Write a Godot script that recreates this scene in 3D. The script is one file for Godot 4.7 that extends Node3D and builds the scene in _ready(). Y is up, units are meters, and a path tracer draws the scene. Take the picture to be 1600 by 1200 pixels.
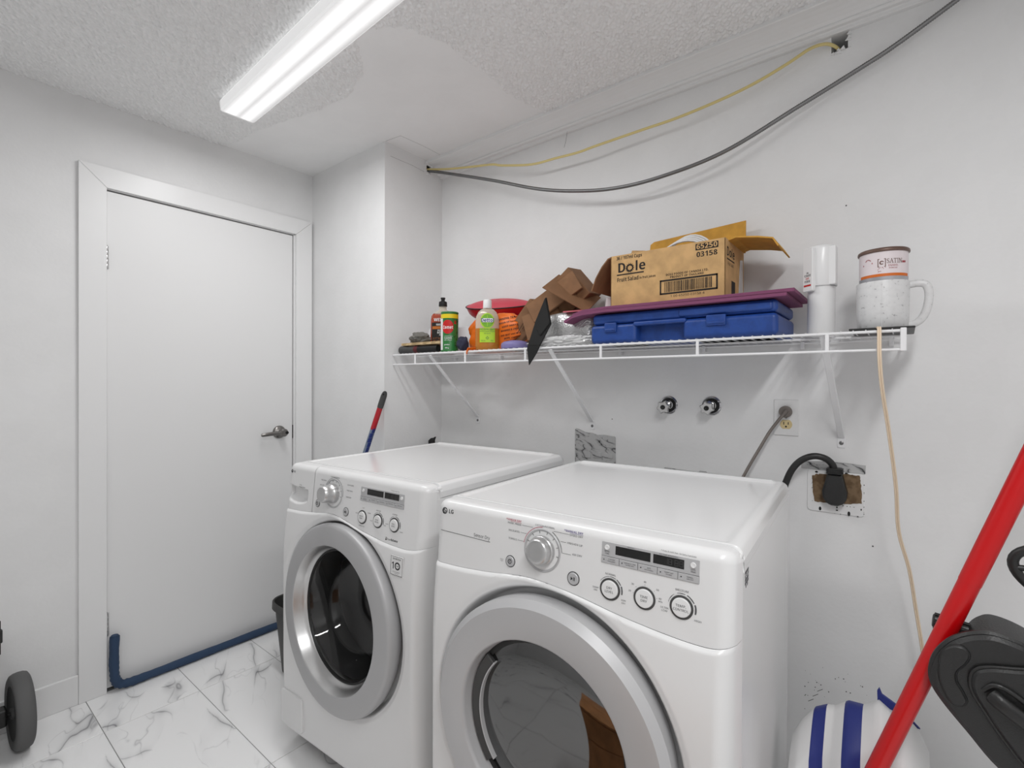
extends Node3D
# A basement laundry room: washer and dryer, wire shelf with clutter, door, exposed cables.

const CEIL := 2.383
var M := {}
var taken := {}
var rng := RandomNumberGenerator.new()
var font_plain: SystemFont
var font_bold: SystemFont
var font_serif: SystemFont


func _ready() -> void:
	rng.seed = 7
	# ---- camera, environment, lights ----
	var cam := Camera3D.new()
	cam.name = "camera"
	cam.position = Vector3(2.528, 1.267, 1.781)
	cam.rotation_degrees = Vector3(-0.25, 38.55, 0.2)
	cam.fov = rad_to_deg(2.0 * atan(600.0 / 768.0))
	cam.near = 0.02
	add_child(cam)
	cam.current = true
	var we := WorldEnvironment.new()
	we.name = "world_environment"
	var env := Environment.new()
	env.background_mode = Environment.BG_COLOR
	env.background_color = Color(0.5, 0.5, 0.5)
	env.background_energy_multiplier = 0.2
	env.tonemap_mode = Environment.TONE_MAPPER_LINEAR
	env.tonemap_exposure = EXPOSURE
	env.sdfgi_enabled = true
	env.ssao_enabled = true
	env.ssil_enabled = true
	we.environment = env
	add_child(we)
	make_materials()
	ceiling_fixture(Vector3(0.427, CEIL, 0.855), Vector3(1.647, CEIL, 0.9), 1.0)
	ceiling_fixture(Vector3(2.9, CEIL, 1.2), Vector3(2.92, CEIL, 2.4), 2.25)  # out-of-view fixture, placed to light the right of the back wall
	# ---- setting, then objects ----
	room()
	door()
	make_dryer()
	make_washer()
	wire_shelf()
	shelf_left_items()
	shelf_middle_items()
	shelf_right_items()
	wall_fittings()
	cables()
	floor_items()


const EXPOSURE := 1.0


# ======================================================= helpers: naming
func numbered(called: String) -> String:
	if not taken.has(called):
		taken[called] = 0
		return called
	taken[called] += 1
	return "%s_%03d" % [called, taken[called]]


func thing(called: String, label: String, category: String, at := Vector3.ZERO, turn := 0.0, group := "") -> Node3D:
	var o := Node3D.new()
	o.name = numbered(called)
	add_child(o)
	o.position = at
	o.rotation.y = turn
	o.set_meta("label", label)
	o.set_meta("category", category)
	if group != "":
		o.set_meta("group", group)
	return o


func obj(called: String, st, m: Material, parent: Node = null, xf := Transform3D()) -> MeshInstance3D:
	var o := MeshInstance3D.new()
	o.mesh = st.commit() if st is SurfaceTool else st
	o.material_override = m
	o.transform = xf
	if parent == null:
		o.name = numbered(called)
		add_child(o)
	else:
		o.name = called
		parent.add_child(o, true)
	return o


func tag(o: Node3D, label: String, category: String, group := "") -> Node3D:
	o.set_meta("label", label)
	o.set_meta("category", category)
	if group != "":
		o.set_meta("group", group)
	return o


func struct(called: String, st, m: Material, parent: Node = null) -> MeshInstance3D:
	var o := obj(called, st, m, parent)
	if parent == null:
		o.set_meta("kind", "structure")
	return o


func S() -> SurfaceTool:
	var st := SurfaceTool.new()
	st.begin(Mesh.PRIMITIVE_TRIANGLES)
	return st


# ======================================================= helpers: shapes
func vtx(st: SurfaceTool, p: Vector3, n: Vector3, uv := Vector2.ZERO) -> void:
	st.set_normal(n)
	st.set_uv(uv)
	st.add_vertex(p)


# a, b, c, d counter-clockwise as seen from outside
func quad(st: SurfaceTool, a: Vector3, b: Vector3, c: Vector3, d: Vector3) -> void:
	var n := (b - a).cross(c - a)
	if n.length_squared() < 1e-16:
		n = (c - a).cross(d - a)
	n = n.normalized()
	var ua := Vector2(0, 1)
	var ub := Vector2(1, 1)
	var uc := Vector2(1, 0)
	var ud := Vector2(0, 0)
	vtx(st, a, n, ua); vtx(st, c, n, uc); vtx(st, b, n, ub)
	vtx(st, a, n, ua); vtx(st, d, n, ud); vtx(st, c, n, uc)


func box(st: SurfaceTool, lo: Vector3, hi: Vector3, xf := Transform3D()) -> void:
	var p := []
	for i in 8:
		p.append(xf * Vector3(hi.x if i & 1 else lo.x, hi.y if i & 2 else lo.y, hi.z if i & 4 else lo.z))
	quad(st, p[4], p[5], p[7], p[6])
	quad(st, p[1], p[0], p[2], p[3])
	quad(st, p[5], p[1], p[3], p[7])
	quad(st, p[0], p[4], p[6], p[2])
	quad(st, p[6], p[7], p[3], p[2])
	quad(st, p[0], p[1], p[5], p[4])


# rounded box between lo and hi with edge radius r
func rbox(st: SurfaceTool, lo: Vector3, hi: Vector3, r: float, xf := Transform3D(), n := 2) -> void:
	var c := (lo + hi) * 0.5
	var h := (hi - lo) * 0.5
	r = minf(r, minf(h.x, minf(h.y, h.z)) * 0.999)
	var inner := h - Vector3.ONE * r
	for axis in 3:
		for sgn in [-1.0, 1.0]:
			var ua := (axis + 1) % 3
			var va := (axis + 2) % 3
			var us := _marks(h[ua], r, n)
			var vs := _marks(h[va], r, n)
			for i in us.size() - 1:
				for j in vs.size() - 1:
					var ps := []
					var ns := []
					for k in 4:
						var q := Vector3.ZERO
						q[axis] = h[axis] * sgn
						q[ua] = us[i + (1 if k == 1 or k == 2 else 0)]
						q[va] = vs[j + (1 if k >= 2 else 0)]
						var e := q.clamp(-inner, inner)
						var d := (q - e).normalized()
						ps.append(xf * (c + e + d * r))
						ns.append((xf.basis * d).normalized())
					var ord := [0, 2, 1, 0, 3, 2] if sgn > 0 else [0, 1, 2, 0, 2, 3]
					for k in ord:
						vtx(st, ps[k], ns[k])


func _marks(h: float, r: float, n: int) -> Array:
	var a := []
	for i in n + 1:
		a.append(-h + r - r * tan(PI / 4 * (1.0 - float(i) / n)))
	for i in n + 1:
		a.append(h - r + r * tan(PI / 4 * float(i) / n))
	return a


# profile of (radius, height), outside going up; axis is local y
func lathe(st: SurfaceTool, prof: Array, segs := 32, xf := Transform3D(), a0 := 0.0, a1 := TAU, squash := 1.0) -> void:
	var nb := prof.size()
	var ns := []
	for i in nb - 1:
		var d: Vector2 = prof[i + 1] - prof[i]
		ns.append(Vector2(d.y, -d.x).normalized())
	for i in nb - 1:
		var na: Vector2 = ns[i]
		var nc: Vector2 = ns[i]
		if i > 0 and ns[i - 1].dot(ns[i]) > 0.72:
			na = (ns[i - 1] + ns[i]).normalized()
		if i < nb - 2 and ns[i + 1].dot(ns[i]) > 0.72:
			nc = (ns[i + 1] + ns[i]).normalized()
		for s in segs:
			var t0 := a0 + (a1 - a0) * s / segs
			var t1 := a0 + (a1 - a0) * (s + 1) / segs
			var ps := []
			var nn := []
			var uv := []
			for k in 4:
				var t := t0 if k == 0 or k == 3 else t1
				var q: Vector2 = prof[i] if k < 2 else prof[i + 1]
				var nq := na if k < 2 else nc
				ps.append(xf * Vector3(q.x * sin(t), q.y, q.x * cos(t) * squash))
				nn.append((xf.basis * Vector3(nq.x * sin(t), nq.y, nq.x * cos(t) / squash)).normalized())
				uv.append(Vector2(t / TAU, float(i if k < 2 else i + 1) / (nb - 1)))
			for k in [0, 2, 1, 0, 3, 2]:
				vtx(st, ps[k], nn[k], uv[k])


# tube along pts; rad a number or a function of 0..1; flat squashes the tube along its frame's second axis
func sweep(st: SurfaceTool, pts: Array, rad, segs := 8, caps := true, flat := 1.0, up := Vector3.ZERO) -> void:
	var n := pts.size()
	var fx := Vector3.ZERO
	var rings := []
	for i in n:
		var tng: Vector3 = (pts[mini(i + 1, n - 1)] - pts[maxi(i - 1, 0)]).normalized()
		if fx == Vector3.ZERO:
			fx = up if up != Vector3.ZERO else (Vector3.UP if absf(tng.y) < 0.9 else Vector3.RIGHT)
		elif up != Vector3.ZERO:
			fx = up
		fx = (fx - tng * fx.dot(tng)).normalized()
		var fy := tng.cross(fx)
		var r: float = rad.call(float(i) / (n - 1)) if rad is Callable else rad
		var ring := []
		for s in segs:
			var a := TAU * s / segs
			ring.append([pts[i] + fx * cos(a) * r + fy * sin(a) * r * flat, (fx * cos(a) + fy * sin(a) / flat).normalized()])
		rings.append(ring)
	for i in n - 1:
		for s in segs:
			var s2 := (s + 1) % segs
			var q := [rings[i][s], rings[i][s2], rings[i + 1][s2], rings[i + 1][s]]
			for k in [0, 2, 1, 0, 3, 2]:
				vtx(st, q[k][0], q[k][1], Vector2(float(s) / segs, float(i) / n))
	if caps:
		for e in 2:
			var ring: Array = rings[0] if e == 0 else rings[n - 1]
			var nr: Vector3 = ((pts[0] - pts[1]) if e == 0 else (pts[n - 1] - pts[n - 2])).normalized()
			for s in range(1, segs - 1):
				var tri := [ring[0][0], ring[s][0], ring[s + 1][0]]
				if e == 0:
					tri = [ring[0][0], ring[s + 1][0], ring[s][0]]
				vtx(st, tri[0], nr); vtx(st, tri[2], nr); vtx(st, tri[1], nr)


# smooth curve through points
func curve(pts: Array, per := 10) -> Array:
	var out := []
	var n := pts.size()
	for i in n - 1:
		for k in per:
			var t := float(k) / per
			out.append(pts[i].cubic_interpolate(pts[i + 1], pts[maxi(i - 1, 0)], pts[mini(i + 2, n - 1)], t))
	out.append(pts[n - 1])
	return out


# surface from a function of (0..1, 0..1) -> Vector3; du x dv points outwards; skip(u, v) leaves cells out
func grid(st: SurfaceTool, nu: int, nv: int, f: Callable, skip = null) -> void:
	var p := []
	for j in nv + 1:
		var row := PackedVector3Array()
		for i in nu + 1:
			row.append(f.call(float(i) / nu, float(j) / nv))
		p.append(row)
	var nm := []
	for j in nv + 1:
		var row := PackedVector3Array()
		for i in nu + 1:
			var du: Vector3 = p[j][mini(i + 1, nu)] - p[j][maxi(i - 1, 0)]
			var dv: Vector3 = p[mini(j + 1, nv)][i] - p[maxi(j - 1, 0)][i]
			row.append(du.cross(dv).normalized())
		nm.append(row)
	for j in nv:
		for i in nu:
			if skip != null and skip.call((i + 0.5) / nu, (j + 0.5) / nv):
				continue
			var ix := [[i, j], [i + 1, j + 1], [i + 1, j], [i, j], [i, j + 1], [i + 1, j + 1]]
			for k in ix:
				vtx(st, p[k[1]][k[0]], nm[k[1]][k[0]], Vector2(float(k[0]) / nu, 1.0 - float(k[1]) / nv))


# polygon in xy (any winding) extruded from z0 to z1, front edge chamfered by bev
func prism(st: SurfaceTool, poly: PackedVector2Array, z0: float, z1: float, xf := Transform3D(), bev := 0.0) -> void:
	if Geometry2D.is_polygon_clockwise(poly):
		poly = poly.duplicate()
		poly.reverse()
	var n := poly.size()
	var top := poly
	if bev > 0.0:
		top = PackedVector2Array()
		for i in n:
			var e0 := (poly[i] - poly[(i + n - 1) % n]).normalized()
			var e1 := (poly[(i + 1) % n] - poly[i]).normalized()
			var m := (Vector2(-e0.y, e0.x) + Vector2(-e1.y, e1.x)).normalized()
			top.append(poly[i] + m * bev)
	var tris := Geometry2D.triangulate_polygon(poly)
	for e in 2:
		var z := z1 if e == 1 else z0
		var nr := xf.basis * Vector3(0, 0, 1 if e == 1 else -1)
		var src := top if e == 1 else poly
		for t in range(0, tris.size(), 3):
			var q := [src[tris[t]], src[tris[t + 1]], src[tris[t + 2]]]
			var cw: bool = (q[1] - q[0]).cross(q[2] - q[0]) < 0
			if (e == 1) != cw:
				q = [q[0], q[2], q[1]]
			for k in q:
				vtx(st, xf * Vector3(k.x, k.y, z), nr.normalized(), Vector2(k.x, -k.y))
	for i in n:
		var j := (i + 1) % n
		var a := poly[i]
		var b := poly[j]
		quad(st, xf * Vector3(a.x, a.y, z0), xf * Vector3(b.x, b.y, z0), xf * Vector3(b.x, b.y, z1 - bev), xf * Vector3(a.x, a.y, z1 - bev))
		if bev > 0.0:
			quad(st, xf * Vector3(a.x, a.y, z1 - bev), xf * Vector3(b.x, b.y, z1 - bev), xf * Vector3(top[j].x, top[j].y, z1), xf * Vector3(top[i].x, top[i].y, z1))


func disc_poly(c: Vector2, r: float, n := 24, ry := -1.0) -> PackedVector2Array:
	var p := PackedVector2Array()
	for i in n:
		p.append(c + Vector2(cos(TAU * i / n) * r, sin(TAU * i / n) * (ry if ry > 0 else r)))
	return p


func rrect(x0: float, y0: float, x1: float, y1: float, r: float, n := 4) -> PackedVector2Array:
	var p := PackedVector2Array()
	var cs := [Vector2(x1 - r, y1 - r), Vector2(x0 + r, y1 - r), Vector2(x0 + r, y0 + r), Vector2(x1 - r, y0 + r)]
	for k in 4:
		for i in n + 1:
			var a := PI / 2 * (k + float(i) / n)
			p.append(cs[k] + Vector2(cos(a), sin(a)) * r)
	return p


# arc band in xy between angles (degrees, counter-clockwise from +x)
func arc_band(c: Vector2, r0: float, r1: float, d0: float, d1: float, n := 16) -> PackedVector2Array:
	var p := PackedVector2Array()
	for i in n + 1:
		var a := deg_to_rad(lerpf(d0, d1, float(i) / n))
		p.append(c + Vector2(cos(a), sin(a)) * r1)
	for i in n + 1:
		var a := deg_to_rad(lerpf(d1, d0, float(i) / n))
		p.append(c + Vector2(cos(a), sin(a)) * r0)
	return p


# lettering with capitals of height cap, middle at the origin of xf (align -1 left, 1 right); bend wraps it round a y axis cylinder
func txt(st: SurfaceTool, s: String, cap: float, xf := Transform3D(), f: Font = null, align := 0, wide := 1.0, bend := 0.0) -> void:
	var t := TextMesh.new()
	t.text = s
	t.font = f if f else font_plain
	t.font_size = 28
	t.curve_step = 1.2
	t.pixel_size = cap / (28.0 * 0.714)
	t.depth = 0.0
	t.horizontal_alignment = [HORIZONTAL_ALIGNMENT_LEFT, HORIZONTAL_ALIGNMENT_CENTER, HORIZONTAL_ALIGNMENT_RIGHT][align + 1]
	if t.get_surface_count() == 0:
		return
	var a := t.surface_get_arrays(0)
	var vs: PackedVector3Array = a[Mesh.ARRAY_VERTEX]
	var ix = a[Mesh.ARRAY_INDEX]
	var order := range(vs.size()) if ix == null or ix.size() == 0 else Array(ix)
	for k in order:
		var p := vs[k]
		p.x *= wide
		p.z = 0.0
		var n := Vector3(0, 0, 1)
		if bend != 0.0:
			var an := p.x / bend
			n = Vector3(sin(an), 0, cos(an))
			p = Vector3(bend * sin(an), p.y, bend * cos(an) - bend)
		vtx(st, xf * p, (xf.basis * n).normalized())


# place on the outside of a can of radius r, x metres round from its front
func around(x: float, y: float, r: float) -> Transform3D:
	return Transform3D(Basis(Vector3.UP, x / r), Vector3.ZERO) * at3(0, y, r)


func at3(x: float, y: float, z := 0.0) -> Transform3D:
	return Transform3D(Basis(), Vector3(x, y, z))


# patch of a cylinder (label round a can)
func band(st: SurfaceTool, r: float, y0: float, y1: float, a0: float, a1: float, xf := Transform3D(), squash := 1.0) -> void:
	lathe(st, [Vector2(r, y0), Vector2(r, y1)], 24, xf, deg_to_rad(a0), deg_to_rad(a1), squash)


# polygon wrapped round a cylinder of radius r (x in metres along the round)
func wrap_poly(st: SurfaceTool, poly: PackedVector2Array, r: float, xf := Transform3D()) -> void:
	var tris := Geometry2D.triangulate_polygon(poly)
	for t in range(0, tris.size(), 3):
		var q := [poly[tris[t]], poly[tris[t + 1]], poly[tris[t + 2]]]
		if (q[1] - q[0]).cross(q[2] - q[0]) > 0:
			q = [q[0], q[2], q[1]]
		for k in q:
			var an: float = k.x / r
			vtx(st, xf * Vector3(r * sin(an), k.y, r * cos(an)), (xf.basis * Vector3(sin(an), 0, cos(an))).normalized())


# ellipse wrapped round a cylinder, in strips so that it follows the round
func wrap_ellipse(st: SurfaceTool, c: Vector2, rx: float, ry: float, r: float) -> void:
	for k in 24:
		var x0 := lerpf(-rx, rx, k / 24.0)
		var x1 := lerpf(-rx, rx, (k + 1) / 24.0)
		var y0 := ry * sqrt(maxf(0.0, 1.0 - pow(x0 / rx, 2.0)))
		var y1 := ry * sqrt(maxf(0.0, 1.0 - pow(x1 / rx, 2.0)))
		wrap_poly(st, PackedVector2Array([c + Vector2(x0, -y0 - 0.0001), c + Vector2(x1, -y1 - 0.0001), c + Vector2(x1, y1 + 0.0001), c + Vector2(x0, y0 + 0.0001)]), r)


# flat label laid on an oval bottle (half width rw, half depth rd), in upright strips; lo and hi give its edges at x
func oval_label(st: SurfaceTool, x0: float, x1: float, lo: Callable, hi: Callable, rw: float, rd: float, off: float) -> void:
	var f := func(x, y): return Vector3(x, y, rd * sqrt(maxf(0.0, 1.0 - pow(x / rw, 2.0))) + off)
	for k in 18:
		var a := lerpf(x0, x1, k / 18.0)
		var b := lerpf(x0, x1, (k + 1) / 18.0)
		quad(st, f.call(a, lo.call(a)), f.call(b, lo.call(b)), f.call(b, hi.call(b) + 0.00001), f.call(a, hi.call(a) + 0.00001))


# ======================================================= materials
func mat(c: Color, rough := 0.6, metal := 0.0, extra := {}) -> StandardMaterial3D:
	var m := StandardMaterial3D.new()
	m.albedo_color = c
	m.roughness = rough
	m.metallic = metal
	for k in extra:
		m.set(k, extra[k])
	return m


func noise_tex(kind: int, freq: float, size := 512, oct := 4, normal := false, bump := 4.0, ramp: Gradient = null, sd := 3) -> NoiseTexture2D:
	var n := FastNoiseLite.new()
	n.noise_type = kind
	n.frequency = freq
	n.fractal_octaves = oct
	n.seed = sd
	var t := NoiseTexture2D.new()
	t.width = size
	t.height = size
	t.seamless = true
	t.noise = n
	t.as_normal_map = normal
	t.bump_strength = bump
	if ramp:
		t.color_ramp = ramp
	return t


func ramp(cols: Array, offs: Array) -> Gradient:
	var g := Gradient.new()
	g.colors = PackedColorArray(cols)
	g.offsets = PackedFloat32Array(offs)
	return g


func triplanar(m: StandardMaterial3D, scale: float, world := true) -> StandardMaterial3D:
	m.uv1_triplanar = true
	m.uv1_world_triplanar = world
	m.uv1_scale = Vector3.ONE * scale
	return m


func marble_image(sd: int, w: int, h: int, base: Color, vein: Color, amount: float, freq := 1.0, dense := 0.0) -> ImageTexture:
	var line := FastNoiseLite.new()
	line.seed = sd
	line.frequency = 0.0045 * freq
	line.fractal_octaves = 4
	line.fractal_gain = 0.3
	var fine := FastNoiseLite.new()
	fine.seed = sd + 20
	fine.frequency = 0.009 * freq
	fine.fractal_octaves = 3
	fine.fractal_gain = 0.35
	var cloud := FastNoiseLite.new()
	cloud.seed = sd + 50
	cloud.frequency = 0.006 * freq
	cloud.fractal_octaves = 3
	var im := Image.create(w, h, false, Image.FORMAT_RGB8)
	for y in h:
		for x in w:
			# veins run aslant across the slab
			var px := x * 0.5 + y * 0.34
			var py := y * 1.25 - x * 0.55
			var n := absf(line.get_noise_2d(px, py))
			var c := cloud.get_noise_2d(px * 0.8, py) + dense
			var v := exp(-n / 0.010) * clampf(0.25 + c * 2.0, 0.0, 1.0)
			v += 0.5 * exp(-absf(fine.get_noise_2d(px, py)) / 0.014) * clampf(c * 2.2 - 0.1, 0.0, 1.0)
			v += exp(-n / 0.09) * clampf(c * 2.4, 0.0, 1.0) * 0.5
			im.set_pixel(x, y, base.lerp(vein, clampf(v * amount, 0.0, 1.0)))
	return ImageTexture.create_from_image(im)


func make_materials() -> void:
	font_plain = SystemFont.new()
	font_plain.font_names = PackedStringArray(["Droid Sans"])
	font_bold = SystemFont.new()
	font_bold.font_names = PackedStringArray(["Droid Sans"])
	font_bold.font_weight = 700
	font_serif = SystemFont.new()
	font_serif.font_names = PackedStringArray(["Droid Serif"])
	var SX := FastNoiseLite.TYPE_SIMPLEX_SMOOTH
	var wall_tint := noise_tex(SX, 0.006, 512, 4, false, 0, ramp([Color(0.988, 0.988, 0.988), Color(1, 1, 1)], [0.2, 0.8]), 5)
	var roller := noise_tex(SX, 0.08, 512, 3, true, 1.2, null, 8)
	M.wall = triplanar(mat(Color(0.93, 0.93, 0.93), 0.5, 0, {"albedo_texture": wall_tint, "normal_enabled": true, "normal_texture": roller, "normal_scale": 0.13}), 1.3)
	M.ceiling = triplanar(mat(Color(0.965, 0.965, 0.965), 0.8, 0, {"albedo_texture": wall_tint}), 1.1)
	M.popcorn = mat(Color(0.965, 0.965, 0.965), 0.85)
	M.popcorn_far = triplanar(mat(Color(0.965, 0.965, 0.965), 0.85, 0, {"heightmap_enabled": true, "heightmap_texture": noise_tex(FastNoiseLite.TYPE_SIMPLEX, 0.16, 512, 2, false, 0, null, 12), "heightmap_scale": 0.5}), 2.2)
	M.trim = mat(Color(0.93, 0.93, 0.93), 0.35)
	M.door = mat(Color(0.92, 0.92, 0.92), 0.42)
	M.grout = mat(Color(0.6, 0.6, 0.6), 0.9)
	for k in 7:
		M["tile%d" % k] = mat(Color(1, 1, 1), 0.13, 0, {"albedo_texture": marble_image(11 + k * 7, 320, 160, Color(0.99, 0.99, 0.99), Color(0.56, 0.56, 0.57), 0.8, 1.25)})
	M.marble_grey = mat(Color(0.95, 0.95, 0.95), 0.3, 0, {"albedo_texture": marble_image(5, 256, 256, Color(0.78, 0.78, 0.78), Color(0.08, 0.08, 0.09), 1.3, 2.8, 0.22)})
	M.enamel = mat(Color(0.94, 0.94, 0.94), 0.22, 0, {"clearcoat_enabled": true, "clearcoat": 0.3, "clearcoat_roughness": 0.1})
	M.plastic_white = mat(Color(0.91, 0.91, 0.91), 0.28)
	M.plastic_white2 = mat(Color(0.9, 0.9, 0.9), 0.35)
	M.silver = mat(Color(0.74, 0.74, 0.745), 0.45, 0.2)
	M.silver_dark = mat(Color(0.70, 0.70, 0.705), 0.45, 0.2)
	M.chrome = mat(Color(0.83, 0.83, 0.84), 0.14, 1.0)
	M.satin = mat(Color(0.78, 0.78, 0.78), 0.3, 0.85)
	M.nickel = mat(Color(0.52, 0.51, 0.5), 0.3, 1.0)
	M.lens_dark = mat(Color(0.08, 0.08, 0.08), 0.15)
	M.print = mat(Color(0.35, 0.35, 0.36), 0.6)
	M.print_dark = mat(Color(0.13, 0.13, 0.14), 0.6)
	M.print_red = mat(Color(0.72, 0.35, 0.42), 0.6)
	M.print_violet = mat(Color(0.42, 0.38, 0.58), 0.6)
	M.segment = mat(Color(0.28, 0.28, 0.28), 0.4)
	M.glass_dark = mat(Color(0.10, 0.10, 0.10, 0.5), 0.04, 0, {"transparency": BaseMaterial3D.TRANSPARENCY_ALPHA})
	M.glass_smoke = mat(Color(0.42, 0.42, 0.42), 0.05, 1.0)
	M.drum = mat(Color(0.5, 0.5, 0.5), 0.4, 0.5)
	M.rubber = mat(Color(0.36, 0.36, 0.36), 0.7)
	M.black = mat(Color(0.06, 0.06, 0.06), 0.5)
	M.black_plastic = triplanar(mat(Color(0.125, 0.125, 0.125), 0.42, 0, {"normal_enabled": true, "normal_texture": noise_tex(SX, 0.2, 256, 2, true, 2.0), "normal_scale": 0.25}), 6.0, false)
	M.dark_grey = mat(Color(0.27, 0.27, 0.27), 0.6)
	M.wire = mat(Color(0.93, 0.93, 0.935), 0.3)
	M.steel = mat(Color(0.5, 0.5, 0.5), 0.35, 0.9)
	M.yellow_cable = mat(Color(0.86, 0.79, 0.54), 0.5)
	M.cream_cord = mat(Color(0.91, 0.83, 0.73), 0.5)
	var card_ramp := ramp([Color(0.90, 0.90, 0.90), Color(1, 1, 1)], [0.2, 0.8])
	var card_n := noise_tex(SX, 0.01, 512, 5, false, 0, card_ramp, 21)
	M.card = triplanar(mat(Color(0.84, 0.68, 0.47), 0.85, 0, {"albedo_texture": card_n}), 3.0, false)
	M.card_dark = triplanar(mat(Color(0.55, 0.40, 0.28), 0.85, 0, {"albedo_texture": card_n}), 3.0, false)
	M.card_yellow = triplanar(mat(Color(0.86, 0.64, 0.26), 0.8, 0, {"albedo_texture": card_n}), 3.0, false)
	M.ink = mat(Color(0.13, 0.11, 0.10), 0.8)
	M.blue_case = triplanar(mat(Color(0.13, 0.28, 0.58), 0.42, 0, {"albedo_texture": noise_tex(SX, 0.012, 512, 5, false, 0, ramp([Color(0.9, 0.9, 0.9), Color(1, 1, 1), Color(1.0, 0.98, 0.95)], [0.3, 0.6, 0.85]), 31)}), 3.0, false)
	M.purple = mat(Color(0.50, 0.27, 0.40), 0.8)
	M.pink = mat(Color(0.80, 0.42, 0.46), 0.75)
	M.amber = mat(Color(0.62, 0.23, 0.09), 0.12, 0, {"clearcoat_enabled": true, "clearcoat": 0.5})
	M.red_case = mat(Color(0.72, 0.10, 0.16), 0.3)
	M.red_top = mat(Color(0.78, 0.27, 0.33), 0.5)
	M.orange_bag = mat(Color(0.93, 0.45, 0.10), 0.45, 0, {"backlight_enabled": true, "backlight": Color(0.25, 0.1, 0.02)})
	M.black_cloth = mat(Color(0.10, 0.10, 0.10), 0.9)
	M.foil = triplanar(mat(Color(0.80, 0.80, 0.80), 0.3, 0.6, {"normal_enabled": true, "normal_texture": noise_tex(FastNoiseLite.TYPE_CELLULAR, 0.09, 256, 1, true, 5.0), "normal_scale": 0.5}), 8.0, false)
	M.clear_film = mat(Color(0.93, 0.93, 0.93, 0.6), 0.12, 0, {"transparency": BaseMaterial3D.TRANSPARENCY_ALPHA})
	M.white_paper = mat(Color(0.9, 0.9, 0.91), 0.7)
	M.grey_cloth = mat(Color(0.45, 0.44, 0.42), 0.9)
	M.navy_cloth = mat(Color(0.17, 0.18, 0.26), 0.9)
	M.wood = triplanar(mat(Color(0.80, 0.70, 0.54), 0.7, 0, {"albedo_texture": noise_tex(SX, 0.02, 256, 4, false, 0, ramp([Color(0.82, 0.8, 0.76), Color(1, 1, 1)], [0.3, 0.7]), 41)}), 5.0, false)
	M.ply = triplanar(mat(Color(0.50, 0.41, 0.31), 0.85, 0, {"albedo_texture": noise_tex(SX, 0.02, 256, 4, false, 0, ramp([Color(0.8, 0.78, 0.75), Color(1, 1, 1)], [0.3, 0.7]), 42)}), 6.0, false)
	M.lavender = mat(Color(0.50, 0.47, 0.67), 0.45)
	M.brass = mat(Color(0.55, 0.47, 0.33), 0.35, 0.8)
	M.green_can = mat(Color(0.17, 0.45, 0.22), 0.35)
	M.yellow = mat(Color(0.90, 0.80, 0.12), 0.4)
	M.red = mat(Color(0.76, 0.12, 0.12), 0.4)
	M.white = mat(Color(0.92, 0.92, 0.92), 0.5)
	M.lime = mat(Color(0.72, 0.86, 0.22), 0.45)
	M.green_oval = mat(Color(0.47, 0.70, 0.18), 0.45)
	M.dettol_blue = mat(Color(0.12, 0.2, 0.48), 0.5)
	M.clear_plastic = mat(Color(0.87, 0.83, 0.76, 0.62), 0.12, 0, {"transparency": BaseMaterial3D.TRANSPARENCY_ALPHA})
	M.amber_liquid = mat(Color(0.72, 0.46, 0.16), 0.2)
	M.teal_print = mat(Color(0.12, 0.42, 0.30), 0.5)
	M.mug_white = triplanar(mat(Color(0.88, 0.88, 0.88), 0.35, 0, {"albedo_texture": noise_tex(FastNoiseLite.TYPE_SIMPLEX, 0.012, 512, 4, false, 0, ramp([Color(0.6, 0.6, 0.6), Color(0.97, 0.97, 0.97), Color(1, 1, 1)], [0.06, 0.16, 0.6]), 55)}), 9.0, false)
	M.tin_brown = mat(Color(0.42, 0.33, 0.29), 0.4, 0.3)
	M.tin_paper = mat(Color(0.90, 0.86, 0.87), 0.5)
	M.orange_print = mat(Color(0.83, 0.42, 0.12), 0.5)
	M.maroon_print = mat(Color(0.62, 0.28, 0.30), 0.6)
	M.brown_print = mat(Color(0.42, 0.30, 0.26), 0.6)
	M.blue_fabric = mat(Color(0.19, 0.27, 0.38), 0.85, 0, {"rim_enabled": true, "rim": 0.2})
	M.red_pole = mat(Color(0.78, 0.02, 0.05), 0.3)
	M.bag_white = mat(Color(0.88, 0.88, 0.88), 0.6)
	M.bag_blue = mat(Color(0.13, 0.18, 0.48), 0.55)
	M.bin = mat(Color(0.24, 0.24, 0.235), 0.5)
	M.almond = mat(Color(0.84, 0.76, 0.57), 0.4)
	M.taupe = mat(Color(0.44, 0.41, 0.39), 0.5)
	M.oak = triplanar(mat(Color(0.86, 0.60, 0.38), 0.5, 0, {"albedo_texture": card_n}), 2.0, false)
	M.diffuser = mat(Color(0.9, 0.9, 0.9), 0.3, 0, {"emission_enabled": true, "emission": Color(1, 1, 1), "emission_energy_multiplier": 0.42})
	var tubes := GradientTexture2D.new()
	tubes.width = 128
	tubes.height = 4
	tubes.gradient = ramp([Color(0.6, 0.6, 0.6), Color(0.97, 0.97, 0.97), Color(1, 1, 1), Color(0.72, 0.72, 0.72), Color(1, 1, 1), Color(1, 1, 1), Color(0.75, 0.75, 0.75)], [0.0, 0.16, 0.36, 0.5, 0.64, 0.86, 1.0])
	M.diffuser_tubes = mat(Color(0.9, 0.9, 0.9), 0.3, 0, {"emission_enabled": true, "emission": Color(1, 1, 1), "emission_energy_multiplier": 0.72, "emission_texture": tubes, "emission_operator": BaseMaterial3D.EMISSION_OP_MULTIPLY})
	M.fixture_end = mat(Color(0.92, 0.92, 0.92), 0.3, 0, {"emission_enabled": true, "emission": Color(1, 1, 1), "emission_energy_multiplier": 0.12})


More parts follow.
